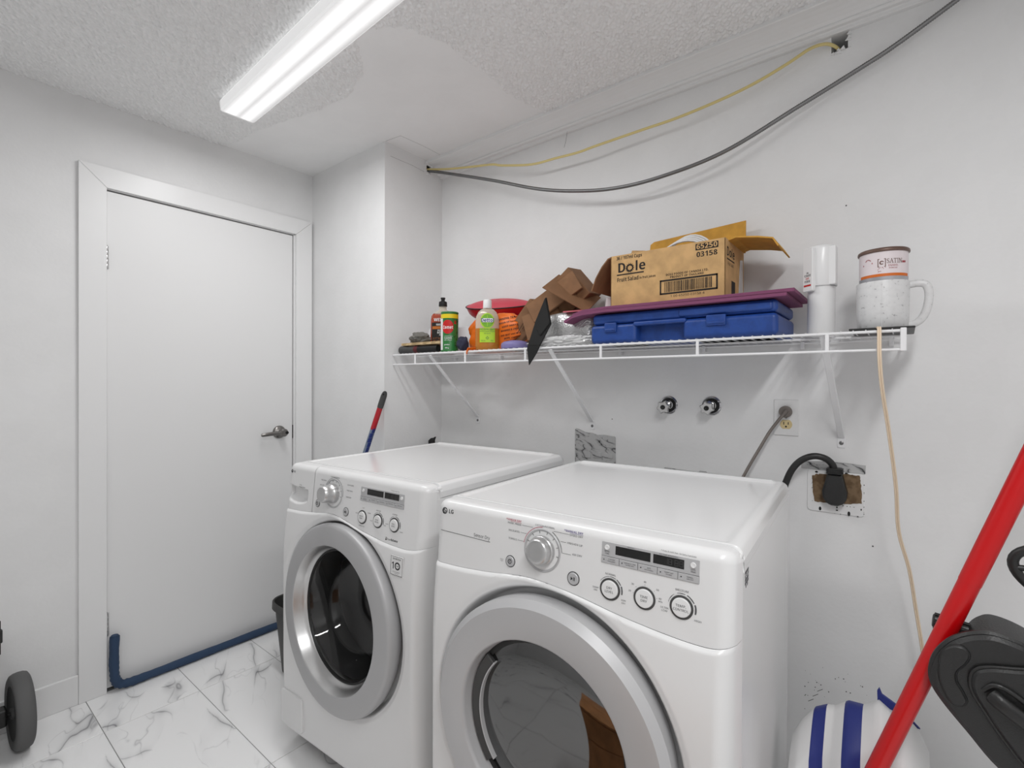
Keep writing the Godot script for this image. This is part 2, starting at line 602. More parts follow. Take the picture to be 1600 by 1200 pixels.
# ======================================================= the room
func ceiling_fixture(a: Vector3, b: Vector3, energy: float) -> void:
	var seen := taken.has("ceiling_light") == false
	var t := thing("ceiling_light", "long wraparound fluorescent ceiling light over the washer" if seen else "unseen fluorescent ceiling light beside the camera, placed to light the right of the shelf wall", "ceiling light")
	var d := b - a
	var ln := d.length()
	# local x along the tube, z across, y down from the ceiling
	var bx := d.normalized()
	var xf := Transform3D(Basis(bx, Vector3.UP, bx.cross(Vector3.UP)), a + bx.cross(Vector3.UP) * 0.065)
	var st := S()
	box(st, Vector3(0.006, -0.012, -0.056), Vector3(ln - 0.006, 0, 0.056), xf)
	obj("housing", st, M.trim, t)
	var prof := [Vector2(-0.064, -0.012), Vector2(-0.067, -0.02), Vector2(-0.064, -0.05), Vector2(-0.058, -0.055), Vector2(0.058, -0.055), Vector2(0.064, -0.05), Vector2(0.067, -0.02), Vector2(0.064, -0.012)]
	for i in prof.size() - 1:
		st = S()
		var p: Vector2 = prof[i]
		var q: Vector2 = prof[i + 1]
		quad(st, xf * Vector3(0.005, p.y, p.x), xf * Vector3(0.005, q.y, q.x), xf * Vector3(ln - 0.005, q.y, q.x), xf * Vector3(ln - 0.005, p.y, p.x))
		obj("diffuser" if i == 3 else "diffuser_side", st, M.diffuser_tubes if i == 3 else M.diffuser, t)
	for e in 2:
		st = S()
		var poly := PackedVector2Array()
		for p in prof:
			poly.append(p)
		poly.append(Vector2(0.05, 0)); poly.append(Vector2(-0.05, 0))
		var x0 := 0.0 if e == 0 else ln
		prism(st, poly, -0.004, 0.004, xf * Transform3D(Basis(Vector3(0, 0, 1), Vector3(0, 1, 0), Vector3(-1, 0, 0)), Vector3(x0, 0, 0)), 0.001)
		obj("end_cap", st, M.fixture_end, t)
	var lamp := AreaLight3D.new()
	lamp.name = "tube_light"
	lamp.area_size = Vector2(ln - 0.04, 0.12)
	lamp.light_energy = energy
	lamp.area_range = 9.0
	lamp.area_attenuation = 2.0
	lamp.shadow_enabled = true
	lamp.light_color = Color(1, 1, 1)
	t.add_child(lamp)
	# area lights shine along local -z: turn -z to face down
	lamp.transform = xf * Transform3D(Basis(Vector3(1, 0, 0), Vector3(0, 0, -1), Vector3(0, 1, 0)), Vector3(ln / 2, -0.060, 0))


# slab in local xy (front face at z = 0, thickness behind it) with rectangular holes
func slab(st: SurfaceTool, x0: float, y0: float, x1: float, y1: float, thick: float, holes: Array, xf: Transform3D) -> void:
	var xs := [x0, x1]
	var ys := [y0, y1]
	for h in holes:
		for v in [h.position.x, h.end.x]:
			if v > x0 and v < x1 and not v in xs:
				xs.append(v)
		for v in [h.position.y, h.end.y]:
			if v > y0 and v < y1 and not v in ys:
				ys.append(v)
	xs.sort()
	ys.sort()
	for i in xs.size() - 1:
		for j in ys.size() - 1:
			var c := Vector2((xs[i] + xs[i + 1]) / 2, (ys[j] + ys[j + 1]) / 2)
			var open := false
			for h in holes:
				if h.has_point(c):
					open = true
			if not open:
				box(st, Vector3(xs[i], ys[j], -thick), Vector3(xs[i + 1], ys[j + 1], 0), xf)


const RX := 3.7   # right wall
const FZ := 3.5   # wall behind the camera

func room() -> void:
	var st := S()
	# back wall: faces +z
	slab(st, 0, 0, RX, CEIL, 0.12, [Rect2(2.350, 2.272, 0.042, 0.05)], Transform3D())
	var wb := struct("wall_back", st, M.wall)
	st = S()
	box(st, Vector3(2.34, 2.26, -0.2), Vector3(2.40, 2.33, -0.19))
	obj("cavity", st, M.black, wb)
	st = S()   # torn plasterboard paper round the cable hole
	for k in 9:
		var a := Vector3(2.352 + rng.randf() * 0.04, 2.268 + 0.008 * (k % 2), 0.001)
		if k > 4:
			a = Vector3(2.392 + rng.randf() * 0.006, 2.272 + rng.randf() * 0.045, 0.001)
		var r := 0.004 + rng.randf() * 0.004
		prism(st, PackedVector2Array([Vector2(a.x - r, a.y - r * 0.6), Vector2(a.x + r, a.y - r), Vector2(a.x + r * 0.4, a.y + r * 0.9)]), 0, 0.002 + rng.randf() * 0.003)
	obj("torn_edge", st, M.wall, wb)
	st = S()   # dark specks and scuffs low on the wall beside the dryer
	for k in 70:
		var c := Vector2(2.29 + pow(rng.randf(), 1.6) * 0.16, 0.10 + rng.randf() * 0.30)
		prism(st, disc_poly(c, rng.randf_range(0.0006, 0.0019), 6), 0, 0.0004)
	for k in 3:
		var c := Vector2(2.30 + k * 0.012, 0.27 + k * 0.02)
		prism(st, PackedVector2Array([c, c + Vector2(0.014, 0.012), c + Vector2(0.0135, 0.0132), c + Vector2(-0.0005, 0.0012)]), 0, 0.0004)
	for c in [Vector2(2.02, 1.60), Vector2(2.39, 1.80), Vector2(1.62, 1.12), Vector2(2.46, 0.79)]:
		prism(st, disc_poly(c, 0.0022, 7), 0, 0.0004)
	var sc := obj("scuff", st, M.dark_grey, wb)
	sc.set_meta("kind", "stuff")
	# left wall: faces +x, door opening
	st = S()
	var xl := Transform3D(Basis(Vector3(0, 0, -1), Vector3(0, 1, 0), Vector3(1, 0, 0)), Vector3.ZERO)
	slab(st, -FZ, 0, 0, CEIL, 0.12, [Rect2(-1.257, -0.01, 0.80, 2.06)], xl)
	struct("wall_left", st, M.wall)
	# right wall and the wall behind the camera
	st = S()
	box(st, Vector3(RX, 0, 0), Vector3(RX + 0.12, CEIL, FZ))
	struct("wall_right", st, M.wall)
	st = S()
	box(st, Vector3(0, 0, FZ), Vector3(RX, CEIL, FZ + 0.12))
	struct("wall_front", st, M.wall)
	# chase (boxed-out corner) with the hole for the conduit in its right side
	st = S()
	slab(st, 0, 0, 0.637, CEIL, 0.012, [], Transform3D(Basis(), Vector3(0, 0, 0.362)))
	var xr := Transform3D(Basis(Vector3(0, 0, -1), Vector3(0, 1, 0), Vector3(1, 0, 0)), Vector3(0.637, 0, 0))
	slab(st, -0.35, 0, 0, CEIL, 0.012, [Rect2(-0.118, 2.322, 0.042, 0.045)], xr)
	var wc := struct("wall_chase", st, M.wall)
	st = S()
	box(st, Vector3(0.56, 2.30, 0.05), Vector3(0.566, CEIL - 0.005, 0.15))
	obj("cavity", st, M.dark_grey, wc)
	st = S()
	for k in 10:
		var an := TAU * k / 10.0
		var c := Vector3(0.637, 2.3445 + sin(an) * 0.026, 0.097 + cos(an) * 0.024)
		var r := 0.007 + rng.randf() * 0.005
		rbox(st, c - Vector3(0.004, r, r), c + Vector3(0.003 + rng.randf() * 0.004, r * 0.8, r * 0.6), 0.002, Transform3D(), 1)
	obj("torn_edge", st, M.wall, wc)
	# hairline cracks in the joint tape
	st = S()
	for seg in [[Vector3(0.6374, 2.325, 0.33), Vector3(0.6374, 2.327, 0.2)], [Vector3(0.6374, 2.327, 0.2), Vector3(0.6374, 2.321, 0.12)]]:
		sweep(st, curve(seg, 6), 0.0004, 4)
	obj("crack", st, M.dark_grey, wc)
	# ceiling: smooth slab, and the stippled coat outside the patch that was scraped smooth
	st = S()
	box(st, Vector3(-0.12, CEIL, -0.12), Vector3(RX + 0.12, CEIL + 0.1, FZ + 0.12))
	var ce := struct("ceiling", st, M.ceiling)
	var edge := [Vector2(0.0, 0.80), Vector2(0.26, 0.775), Vector2(0.43, 0.744), Vector2(0.65, 0.695), Vector2(0.82, 0.674), Vector2(1.0, 0.729), Vector2(1.08, 0.80), Vector2(1.16, 0.87), Vector2(1.28, 0.80), Vector2(1.346, 0.642), Vector2(1.335, 0.54), Vector2(1.34, 0.445), Vector2(1.326, 0.279), Vector2(1.36, 0.13)]
	var rim := []
	for i in edge.size() - 1:
		for k in 10:
			var p: Vector2 = edge[i].lerp(edge[i + 1], k / 10.0)
			var dd: Vector2 = (edge[i + 1] - edge[i]).normalized()
			rim.append(p + (Vector2(-dd.y, dd.x) * rng.randf_range(-1, 1) * 0.007 if i + k > 0 else Vector2.ZERO))
	rim.append(edge[edge.size() - 1])
	var poly := PackedVector2Array(rim)
	poly.append_array(PackedVector2Array([Vector2(1.36, 0.0), Vector2(RX, 0.0), Vector2(RX, FZ), Vector2(0.0, FZ)]))
	# stippled coat: real grains where they can be told apart, a plain coat beyond
	var gn := FastNoiseLite.new()
	gn.seed = 12
	gn.noise_type = FastNoiseLite.TYPE_SIMPLEX
	gn.frequency = 0.72
	gn.fractal_octaves = 2
	var gx := 2.5
	var gz := 1.72
	st = S()
	grid(st, 560, 386, func(a, b):
		var p := Vector2(a * gx, b * gz)
		var h := -0.0004
		if Geometry2D.is_point_in_polygon(p, poly):
			h = 0.0018 + 0.0062 * maxf(-0.2, gn.get_noise_2d(p.x * 100.0, p.y * 100.0) + 0.1)
		return Vector3(p.x, CEIL - h, p.y), func(a, b):
			return not Geometry2D.is_point_in_polygon(Vector2(a * gx, b * gz), poly) and Geometry2D.get_closest_point_to_segment(Vector2(a * gx, b * gz), Vector2(0.2, 0.2), Vector2(0.9, 0.3)).distance_to(Vector2(a * gx, b * gz)) < 0.25)
	obj("stippled_coat", st, M.popcorn, ce)
	st = S()
	box(st, Vector3(gx, CEIL - 0.002, 0), Vector3(RX, CEIL, FZ))
	box(st, Vector3(0, CEIL - 0.002, gz), Vector3(gx, CEIL, FZ))
	obj("stippled_coat", st, M.popcorn_far, ce)
	st = S()
	sweep(st, curve([Vector3(0.64, CEIL - 0.0002, 0.36), Vector3(0.735, CEIL - 0.0002, 0.35), Vector3(0.742, CEIL - 0.0002, 0.22), Vector3(0.738, CEIL - 0.0002, 0.11)], 1), 0.0004, 4)
	obj("crack", st, M.dark_grey, ce)
	# crown moulding along the back wall
	var prof := [Vector2(0.0, 2.383), Vector2(0.108, 2.383), Vector2(0.108, 2.369), Vector2(0.104, 2.367), Vector2(0.088, 2.366), Vector2(0.070, 2.362), Vector2(0.055, 2.356), Vector2(0.043, 2.349), Vector2(0.034, 2.342), Vector2(0.036, 2.339), Vector2(0.035, 2.335), Vector2(0.031, 2.332), Vector2(0.018, 2.332), Vector2(0.016, 2.330), Vector2(0.015, 2.322), Vector2(0.012, 2.320), Vector2(0.0, 2.320)]
	st = S()
	var pp := PackedVector2Array(prof)
	prism(st, pp, 0.0, RX - 0.637, Transform3D(Basis(Vector3(0, 0, 1), Vector3(0, 1, 0), Vector3(-1, 0, 0)), Vector3(RX, 0, 0)))
	struct("trim_1", st, M.trim)
	# baseboards
	st = S()
	rbox(st, Vector3(0.0, 0.0, 1.336), Vector3(0.014, 0.115, FZ), 0.003)
	struct("baseboard_left", st, M.trim)
	# floor: grout bed with glossy marble-look tiles
	st = S()
	box(st, Vector3(-0.12, -0.1, -0.12), Vector3(RX + 0.12, -0.002, FZ + 0.12))
	var fl := struct("floor", st, M.grout)
	var x := 0.284 - 0.612
	while x < RX:
		var z := 0.698 - 0.308 * 3
		while z < FZ:
			var lo := Vector3(maxf(x + 0.0012, 0.0), -0.006, maxf(z + 0.0012, 0.0))
			var hi := Vector3(minf(x + 0.612 - 0.0012, RX), 0, minf(z + 0.308 - 0.0012, FZ))
			if hi.x - lo.x > 0.02 and hi.z - lo.z > 0.02 and not (hi.x < 0.63 and hi.z < 0.36):
				st = S()
				var b := 0.0008
				var flip := rng.randf() < 0.5
				var u0 := (lo.x - x) / 0.612
				var u1 := (hi.x - x) / 0.612
				var P := [Vector3(lo.x + b, 0, hi.z - b), Vector3(hi.x - b, 0, hi.z - b), Vector3(hi.x - b, 0, lo.z + b), Vector3(lo.x + b, 0, lo.z + b)]
				var uv := [Vector2(u0, 1), Vector2(u1, 1), Vector2(u1, 0), Vector2(u0, 0)]
				for k in [0, 2, 1, 0, 3, 2]:
					vtx(st, P[k], Vector3.UP, (Vector2.ONE - uv[k]) if flip else uv[k])
				var Q := [Vector3(lo.x, -b, hi.z), Vector3(hi.x, -b, hi.z), Vector3(hi.x, -b, lo.z), Vector3(lo.x, -b, lo.z)]
				for k in 4:
					quad(st, Q[k], Q[(k + 1) % 4], P[(k + 1) % 4], P[k])
					quad(st, Q[k] - Vector3(0, 0.005, 0), Q[(k + 1) % 4] - Vector3(0, 0.005, 0), Q[(k + 1) % 4], Q[k])
				obj("tile", st, M["tile%d" % rng.randi_range(0, 6)], fl)
			z += 0.308
		x += 0.612


func door() -> void:
	# frame of the doorway: jamb with its stop, and the three mitred casing boards
	var st := S()
	box(st, Vector3(-0.12, 0, 0.457), Vector3(0.0, 2.05, 0.466))
	box(st, Vector3(-0.12, 0, 1.248), Vector3(0.0, 2.05, 1.257))
	box(st, Vector3(-0.12, 2.041, 0.457), Vector3(0.0, 2.05, 1.257))
	box(st, Vector3(-0.065, 0, 0.466), Vector3(-0.052, 2.041, 0.478))
	box(st, Vector3(-0.065, 0, 1.236), Vector3(-0.052, 2.041, 1.248))
	var tr := struct("trim_2", st, M.trim)
	var zl := 1.336
	var zr := 0.372
	var zi := 1.249
	var zj := 0.459
	var yt := 2.125
	var yi := 2.043
	var xf := Transform3D(Basis(Vector3(0, 0, -1), Vector3(0, 1, 0), Vector3(1, 0, 0)), Vector3.ZERO)
	for b in [[Vector2(-zl, 0), Vector2(-zi, 0), Vector2(-zi, yi), Vector2(-zl, yt)], [Vector2(-zi, yi), Vector2(-zj, yi), Vector2(-zr, yt), Vector2(-zl, yt)], [Vector2(-zj, 0), Vector2(-zr, 0), Vector2(-zr, yt), Vector2(-zj, yi)]]:
		st = S()
		var pl := PackedVector2Array()
		var c := Vector2.ZERO
		for v in b:
			c += v / 4
		for v in b:
			pl.append(v + (c - v).normalized() * 0.0004)
		prism(st, pl, 0.0, 0.016, xf, 0.0012)
		obj("casing_board", st, M.trim, tr)
	# the door itself
	st = S()
	rbox(st, Vector3(-0.045, 0.012, 0.4705), Vector3(-0.004, 2.036, 1.2455), 0.0015, Transform3D(), 1)
	var d := struct("door_1", st, M.door)
	for y in [1.765, 0.275]:
		st = S()
		for k in 5:
			var y0: float = y - 0.045 + k * 0.018
			lathe(st, [Vector2(0, y0), Vector2(0.0062, y0), Vector2(0.0068, y0 + 0.001), Vector2(0.0068, y0 + 0.0165), Vector2(0.0062, y0 + 0.0175), Vector2(0, y0 + 0.0175)], 12, at3(0.004, 0, 1.2475))
		lathe(st, [Vector2(0, y + 0.045), Vector2(0.004, y + 0.045), Vector2(0.004, y + 0.05), Vector2(0, y + 0.052)], 10, at3(0.004, 0, 1.2475))
		box(st, Vector3(-0.0045, y - 0.045, 1.238), Vector3(-0.003, y + 0.045, 1.2465))
		obj("hinge", st, M.satin, d)
	# lever handle with round rosette
	st = S()
	var hx := Transform3D(Basis(Vector3(0, 0, -1), Vector3(1, 0, 0), Vector3(0, -1, 0)), Vector3(-0.004, 1.003, 0.541))
	lathe(st, [Vector2(0.0, 0.0), Vector2(0.033, 0.0), Vector2(0.033, 0.004), Vector2(0.03, 0.009), Vector2(0.02, 0.012), Vector2(0.013, 0.016), Vector2(0.012, 0.042), Vector2(0.019, 0.046), Vector2(0.02, 0.058), Vector2(0.015, 0.064), Vector2(0.0, 0.065)], 28, hx)
	var hd := obj("door_handle", st, M.nickel, d)
	st = S()
	sweep(st, curve([Vector3(0.05, 1.003, 0.538), Vector3(0.052, 1.003, 0.56), Vector3(0.052, 1.002, 0.6), Vector3(0.047, 0.999, 0.635), Vector3(0.04, 0.997, 0.652)], 5), func(t): return 0.0115 - 0.003 * t if t < 0.93 else 0.006, 12, true, 0.7, Vector3.UP)
	obj("lever", st, M.nickel, hd)
	st = S()
	lathe(st, [Vector2(0.0075, 0), Vector2(0.0075, 0.004), Vector2(0.004, 0.005), Vector2(0.003, 0.002), Vector2(0, 0.002)], 14, Transform3D(hx.basis, Vector3(0.0605, 1.003, 0.531)))
	obj("thumb_turn", st, M.black, hd)
	st = S()
	box(st, Vector3(-0.03, 0.965, 0.4655), Vector3(-0.0025, 1.035, 0.468))
	obj("strike_plate", st, M.dark_grey, d)
	# blue draught stopper lying along the bottom and turned up at the hinge side
	st = S()
	var pts := []
	for p in curve([Vector3(0.026, 0.232, 1.226), Vector3(0.026, 0.17, 1.228), Vector3(0.026, 0.10, 1.228), Vector3(0.028, 0.045, 1.222), Vector3(0.030, 0.022, 1.195), Vector3(0.030, 0.0185, 1.1), Vector3(0.029, 0.0185, 0.9), Vector3(0.029, 0.0185, 0.7), Vector3(0.029, 0.0185, 0.5)], 14):
		pts.append(p)
	var rr := func(t):
		var w: float = exp(-pow((t - 0.42) / 0.16, 2.0))
		return 0.0172 * (1.0 + 0.09 * sin(t * 150.0) * (0.12 + w) + 0.04 * sin(t * 37.0)) if t > 0.01 and t < 0.99 else 0.013
	sweep(st, pts, rr, 14, true, 0.95)
	var ds := obj("draft_stopper", st, M.blue_fabric)
	tag(ds, "navy blue padded fabric draft stopper along the bottom of the white door", "draft stopper")


# ======================================================= washer and dryer
# local frame: x right, y up, z towards the viewer, origin on the floor below the middle of the front
const HW := 0.343
const VT := 0.962
const TILT := 0.0957   # the control panel leans back by this angle

func lin(pts: Array, x: float) -> float:
	if x <= pts[0].x:
		return pts[0].y
	for i in pts.size() - 1:
		if x <= pts[i + 1].x:
			return lerpf(pts[i].y, pts[i + 1].y, (x - pts[i].x) / (pts[i + 1].x - pts[i].x))
	return pts[pts.size() - 1].y


func soft(pts: Array, x: float, r: float) -> float:
	var s := 0.0
	for k in 7:
		s += lin(pts, x + r * (k - 3) / 3.0)
	return s / 7.0


func wp(v: float) -> float:
	return (VT - v) * tan(TILT)


func round_in(x: float, edge: float, r: float) -> float:
	var e := clampf((absf(x) - (edge - r)) / r, 0.0, 1.0)
	return r * (1.0 - sqrt(maxf(0.0, 1.0 - e * e)))


# place on the leaning panel plane
func on_panel(u: float, v: float, off := 0.0) -> Transform3D:
	var b := Basis(Vector3.RIGHT, -TILT)
	return Transform3D(b, Vector3(u, v, wp(v)) + b.z * off)


func panel_grid(st: SurfaceTool, seam: Array, u0: float, u1: float, nu: int, dent = null) -> void:
	var f := func(a, b):
		var u: float = lerpf(u0, u1, a)
		var sv := soft(seam, u, 0.03)
		var drop := round_in(u, HW, 0.034)
		if b < 0.72:
			var v: float = lerpf(sv, VT, b / 0.72)
			var w := wp(v) - (wp(v) + 0.036) * drop / 0.034
			if dent != null:
				w -= dent.call(u, v)
			return Vector3(u, v, w)
		var R := 0.021
		if b < 0.92:
			var an: float = (b - 0.72) / 0.2 * (PI / 2 - TILT) + TILT
			var base := Vector2(R * cos(TILT), R * sin(TILT))
			var wa := R * cos(an) - base.x
			return Vector3(u, VT + R * sin(an) - base.y - drop * 0.62 * sin(an), wa - (wa + lerpf(0.036, 0.0465, (b - 0.72) / 0.2)) * drop / 0.034)
		var k: float = (b - 0.92) / 0.08
		var wt := lerpf(-R * cos(TILT), -0.0465, k)
		return Vector3(u, VT + R - R * sin(TILT) - drop * 0.62, wt - (wt + 0.0465) * drop / 0.034)
	grid(st, nu, 64, f)


func machine(root: Node3D, cfg: Dictionary) -> MeshInstance3D:
	var seam: Array = cfg.seam
	var c: Vector2 = cfg.door
	# cabinet
	var st := S()
	# sheet steel shell, open at the front behind the door
	rbox(st, Vector3(-HW + 0.001, 0.025, -0.745), Vector3(-HW + 0.016, 0.942, -0.033), 0.003)
	rbox(st, Vector3(HW - 0.016, 0.025, -0.745), Vector3(HW - 0.001, 0.942, -0.033), 0.003)
	rbox(st, Vector3(-HW + 0.004, 0.025, -0.745), Vector3(HW - 0.004, 0.942, -0.735), 0.003)
	rbox(st, Vector3(-HW + 0.004, 0.025, -0.745), Vector3(HW - 0.004, 0.04, -0.033), 0.003)
	rbox(st, Vector3(-HW + 0.004, 0.925, -0.745), Vector3(HW - 0.004, 0.942, -0.033), 0.003)
	rbox(st, Vector3(-HW + 0.002, 0.83, -0.06), Vector3(HW - 0.002, 0.971, -0.034), 0.004)
	obj("cabinet", st, M.enamel, root)
	for sx in [-1, 1]:
		for sz in [-0.69, -0.08]:
			st = S()
			lathe(st, [Vector2(0.0, 0), Vector2(0.02, 0), Vector2(0.022, 0.006), Vector2(0.012, 0.01), Vector2(0.012, 0.03)], 14, at3(sx * 0.29, 0, sz))
			obj("foot", st, M.rubber, root)
	# lid with its shallow tray and the ridge along the back
	st = S()
	var lf := func(a, b):
		var u: float = lerpf(-HW, HW, a)
		var w: float = lerpf(-0.0475, -0.747, b)
		var v := 0.981 - round_in(u, HW, 0.022)
		v -= maxf(0.0, (-0.738 - w)) * 0.9
		var inside := smoothstep(0.318, 0.308, absf(u)) * smoothstep(-0.062, -0.072, w) * smoothstep(-0.712, -0.702, w)
		if u > 0.2:
			inside *= smoothstep(0.335, 0.30, absf(u))
		v -= 0.0035 * inside
		v += 0.004 * smoothstep(0.31, 0.302, absf(u)) * smoothstep(-0.705, -0.713, w) * smoothstep(-0.737, -0.727, w)
		if b < 0.001:
			v -= 0.022
		return Vector3(u, v, w)
	grid(st, 150, 120, lf)
	for sx in [-1.0, 1.0]:
		var q := [Vector3(HW * sx, 0.943, -0.0475), Vector3(HW * sx, 0.943, -0.747), Vector3(HW * sx, 0.9595, -0.747), Vector3(HW * sx, 0.9595, -0.0475)]
		if sx > 0:
			quad(st, q[0], q[1], q[2], q[3])
		else:
			quad(st, q[1], q[0], q[3], q[2])
	obj("lid", st, M.enamel, root)
	# front panel, dished round the door
	st = S()
	var shape: Array = cfg.bulge
	var R: float = cfg.recess
	var at := func(u, v, dished):
		var top := soft(seam, u, 0.03) - 0.0004
		v = minf(v, top)
		var w := soft(shape, v, 0.05)
		var up := clampf((0.007 - (top - v)) / 0.007, 0.0, 1.0)
		w -= 0.0065 * (1.0 - sqrt(maxf(0.0, 1.0 - up * up)))
		var low := clampf((0.09 - v) / 0.02, 0.0, 1.0)
		w -= 0.02 * (1.0 - sqrt(maxf(0.0, 1.0 - low * low)))
		if dished:
			var d := Vector2(u, v).distance_to(c)
			var edge := smoothstep(0.002, 0.012, top - v)
			w -= edge * (0.040 * smoothstep(R + 0.001, R - 0.017, d) + 0.003 * smoothstep(R + 0.014, R + 0.001, d) * smoothstep(R - 0.014, R, d))
		w -= (w + 0.036) * round_in(u, HW, 0.034) / 0.034
		return Vector3(u, v, w)
	var place := func(a, b):
		var u: float = lerpf(-HW, HW, a)
		return Vector2(u, lerpf(0.07, soft(seam, u, 0.03) - 0.0004, b))
	grid(st, 150, 170, func(a, b):
		var p: Vector2 = place.call(a, b)
		return at.call(p.x, p.y, false), func(a, b): return place.call(a, b).distance_to(c) < R + 0.019)
	# the dish round the door opening, in rings
	grid(st, 200, 40, func(a, b):
		var r: float = lerpf(R + 0.026, cfg.hole, b)
		var q := at.call(c.x + sin(a * TAU) * r, c.y - cos(a * TAU) * r, true) as Vector3
		return q + Vector3(0, 0, 0.0003))
	obj("front_panel", st, M.plastic_white, root)
	# drum behind the door
	st = S()
	var ax := Transform3D(Basis(Vector3.RIGHT, PI / 2), Vector3(c.x, c.y, 0))
	lathe(st, [Vector2(0.0, -0.5), Vector2(0.2, -0.5), Vector2(0.25, -0.47), Vector2(0.25, -0.15), Vector2(0.19, -0.11)].map(func(p): return Vector2(p.x, p.y)), 40, ax)
	var drum := obj("drum", st, M.drum, root)
	for k in 3:
		st = S()
		var an := TAU * k / 3.0 + 0.5
		sweep(st, [Vector3(c.x + cos(an) * 0.245, c.y + sin(an) * 0.245, -0.18), Vector3(c.x + cos(an) * 0.235, c.y + sin(an) * 0.235, -0.46)], 0.03, 8)
		obj("paddle", st, M.drum, drum)
	st = S()
	lathe(st, [Vector2(0.205, -0.12), Vector2(0.18, -0.07), Vector2(0.185, -0.03), Vector2(0.2, -0.005)], 40, ax)
	obj("door_gasket", st, M.dark_grey, root)
	return null


func ring_button(panel: Node3D, u: float, v: float, r: float) -> void:
	var ax := on_panel(u, v) * Transform3D(Basis(Vector3.RIGHT, PI / 2), Vector3.ZERO)
	var st := S()
	lathe(st, [Vector2(r, -0.002), Vector2(r, 0.0012), Vector2(r * 0.97, 0.0018), Vector2(r * 0.84, 0.0018), Vector2(r * 0.82, 0.0)], 36, ax)
	obj("button_ring", st, M.dark_grey, panel)
	st = S()
	lathe(st, [Vector2(r * 0.81, -0.002), Vector2(r * 0.81, 0.003), Vector2(r * 0.76, 0.0044), Vector2(r * 0.5, 0.0047), Vector2(0.0, 0.0048)], 36, ax)
	obj("button", st, M.plastic_white, panel)


func small_button(panel: Node3D, u: float, v: float, r: float, m: Material) -> void:
	var ax := on_panel(u, v) * Transform3D(Basis(Vector3.RIGHT, PI / 2), Vector3.ZERO)
	var st := S()
	lathe(st, [Vector2(r * 1.12, -0.002), Vector2(r * 1.12, 0.0006), Vector2(r * 1.0, 0.0006), Vector2(r * 0.98, -0.0005)], 28, ax)
	obj("button_ring", st, M.dark_grey, panel)
	st = S()
	lathe(st, [Vector2(r * 0.96, -0.002), Vector2(r * 0.96, 0.0018), Vector2(r * 0.85, 0.003), Vector2(r * 0.4, 0.0026), Vector2(0.0, 0.0025)], 28, ax)
	obj("button", st, m, panel)


func dial(panel: Node3D, u: float, v: float, r: float, kr: float, kh: float) -> void:
	var ax := on_panel(u, v) * Transform3D(Basis(Vector3.RIGHT, PI / 2), Vector3.ZERO)
	var st := S()
	lathe(st, [Vector2(r, -0.002), Vector2(r, 0.001), Vector2(r * 0.97, 0.002), Vector2(r * 0.94, 0.0016), Vector2(r * 0.7, -0.0045), Vector2(0.0, -0.005)], 48, ax)
	var ring := obj("dial_ring", st, M.silver, panel)
	st = S()
	lathe(st, [Vector2(kr * 1.1, -0.005), Vector2(kr * 1.1, kh * 0.3), Vector2(kr * 1.06, kh * 0.36), Vector2(kr * 1.0, kh * 0.4), Vector2(kr * 0.97, kh * 0.7), Vector2(kr * 0.88, kh * 0.93), Vector2(kr * 0.78, kh), Vector2(kr * 0.5, kh * 0.985), Vector2(0.0, kh * 0.97)], 48, ax)
	obj("dial_knob", st, M.satin, panel)
	st = S()
	for k in 8:
		var a := deg_to_rad(-10.0 + k * 28.0)
		var d := Vector2(cos(a), sin(a))
		var x := on_panel(u, v, 0.0004)
		var q := Transform3D(Basis(Vector3(0, 0, 1), a), Vector3(d.x, d.y, 0) * r * 0.86)
		box(st, Vector3(-0.003, -0.0003, -0.001), Vector3(0.003, 0.0003, 0.0006), x * q)
	obj("dial_marks", st, M.dark_grey, panel)


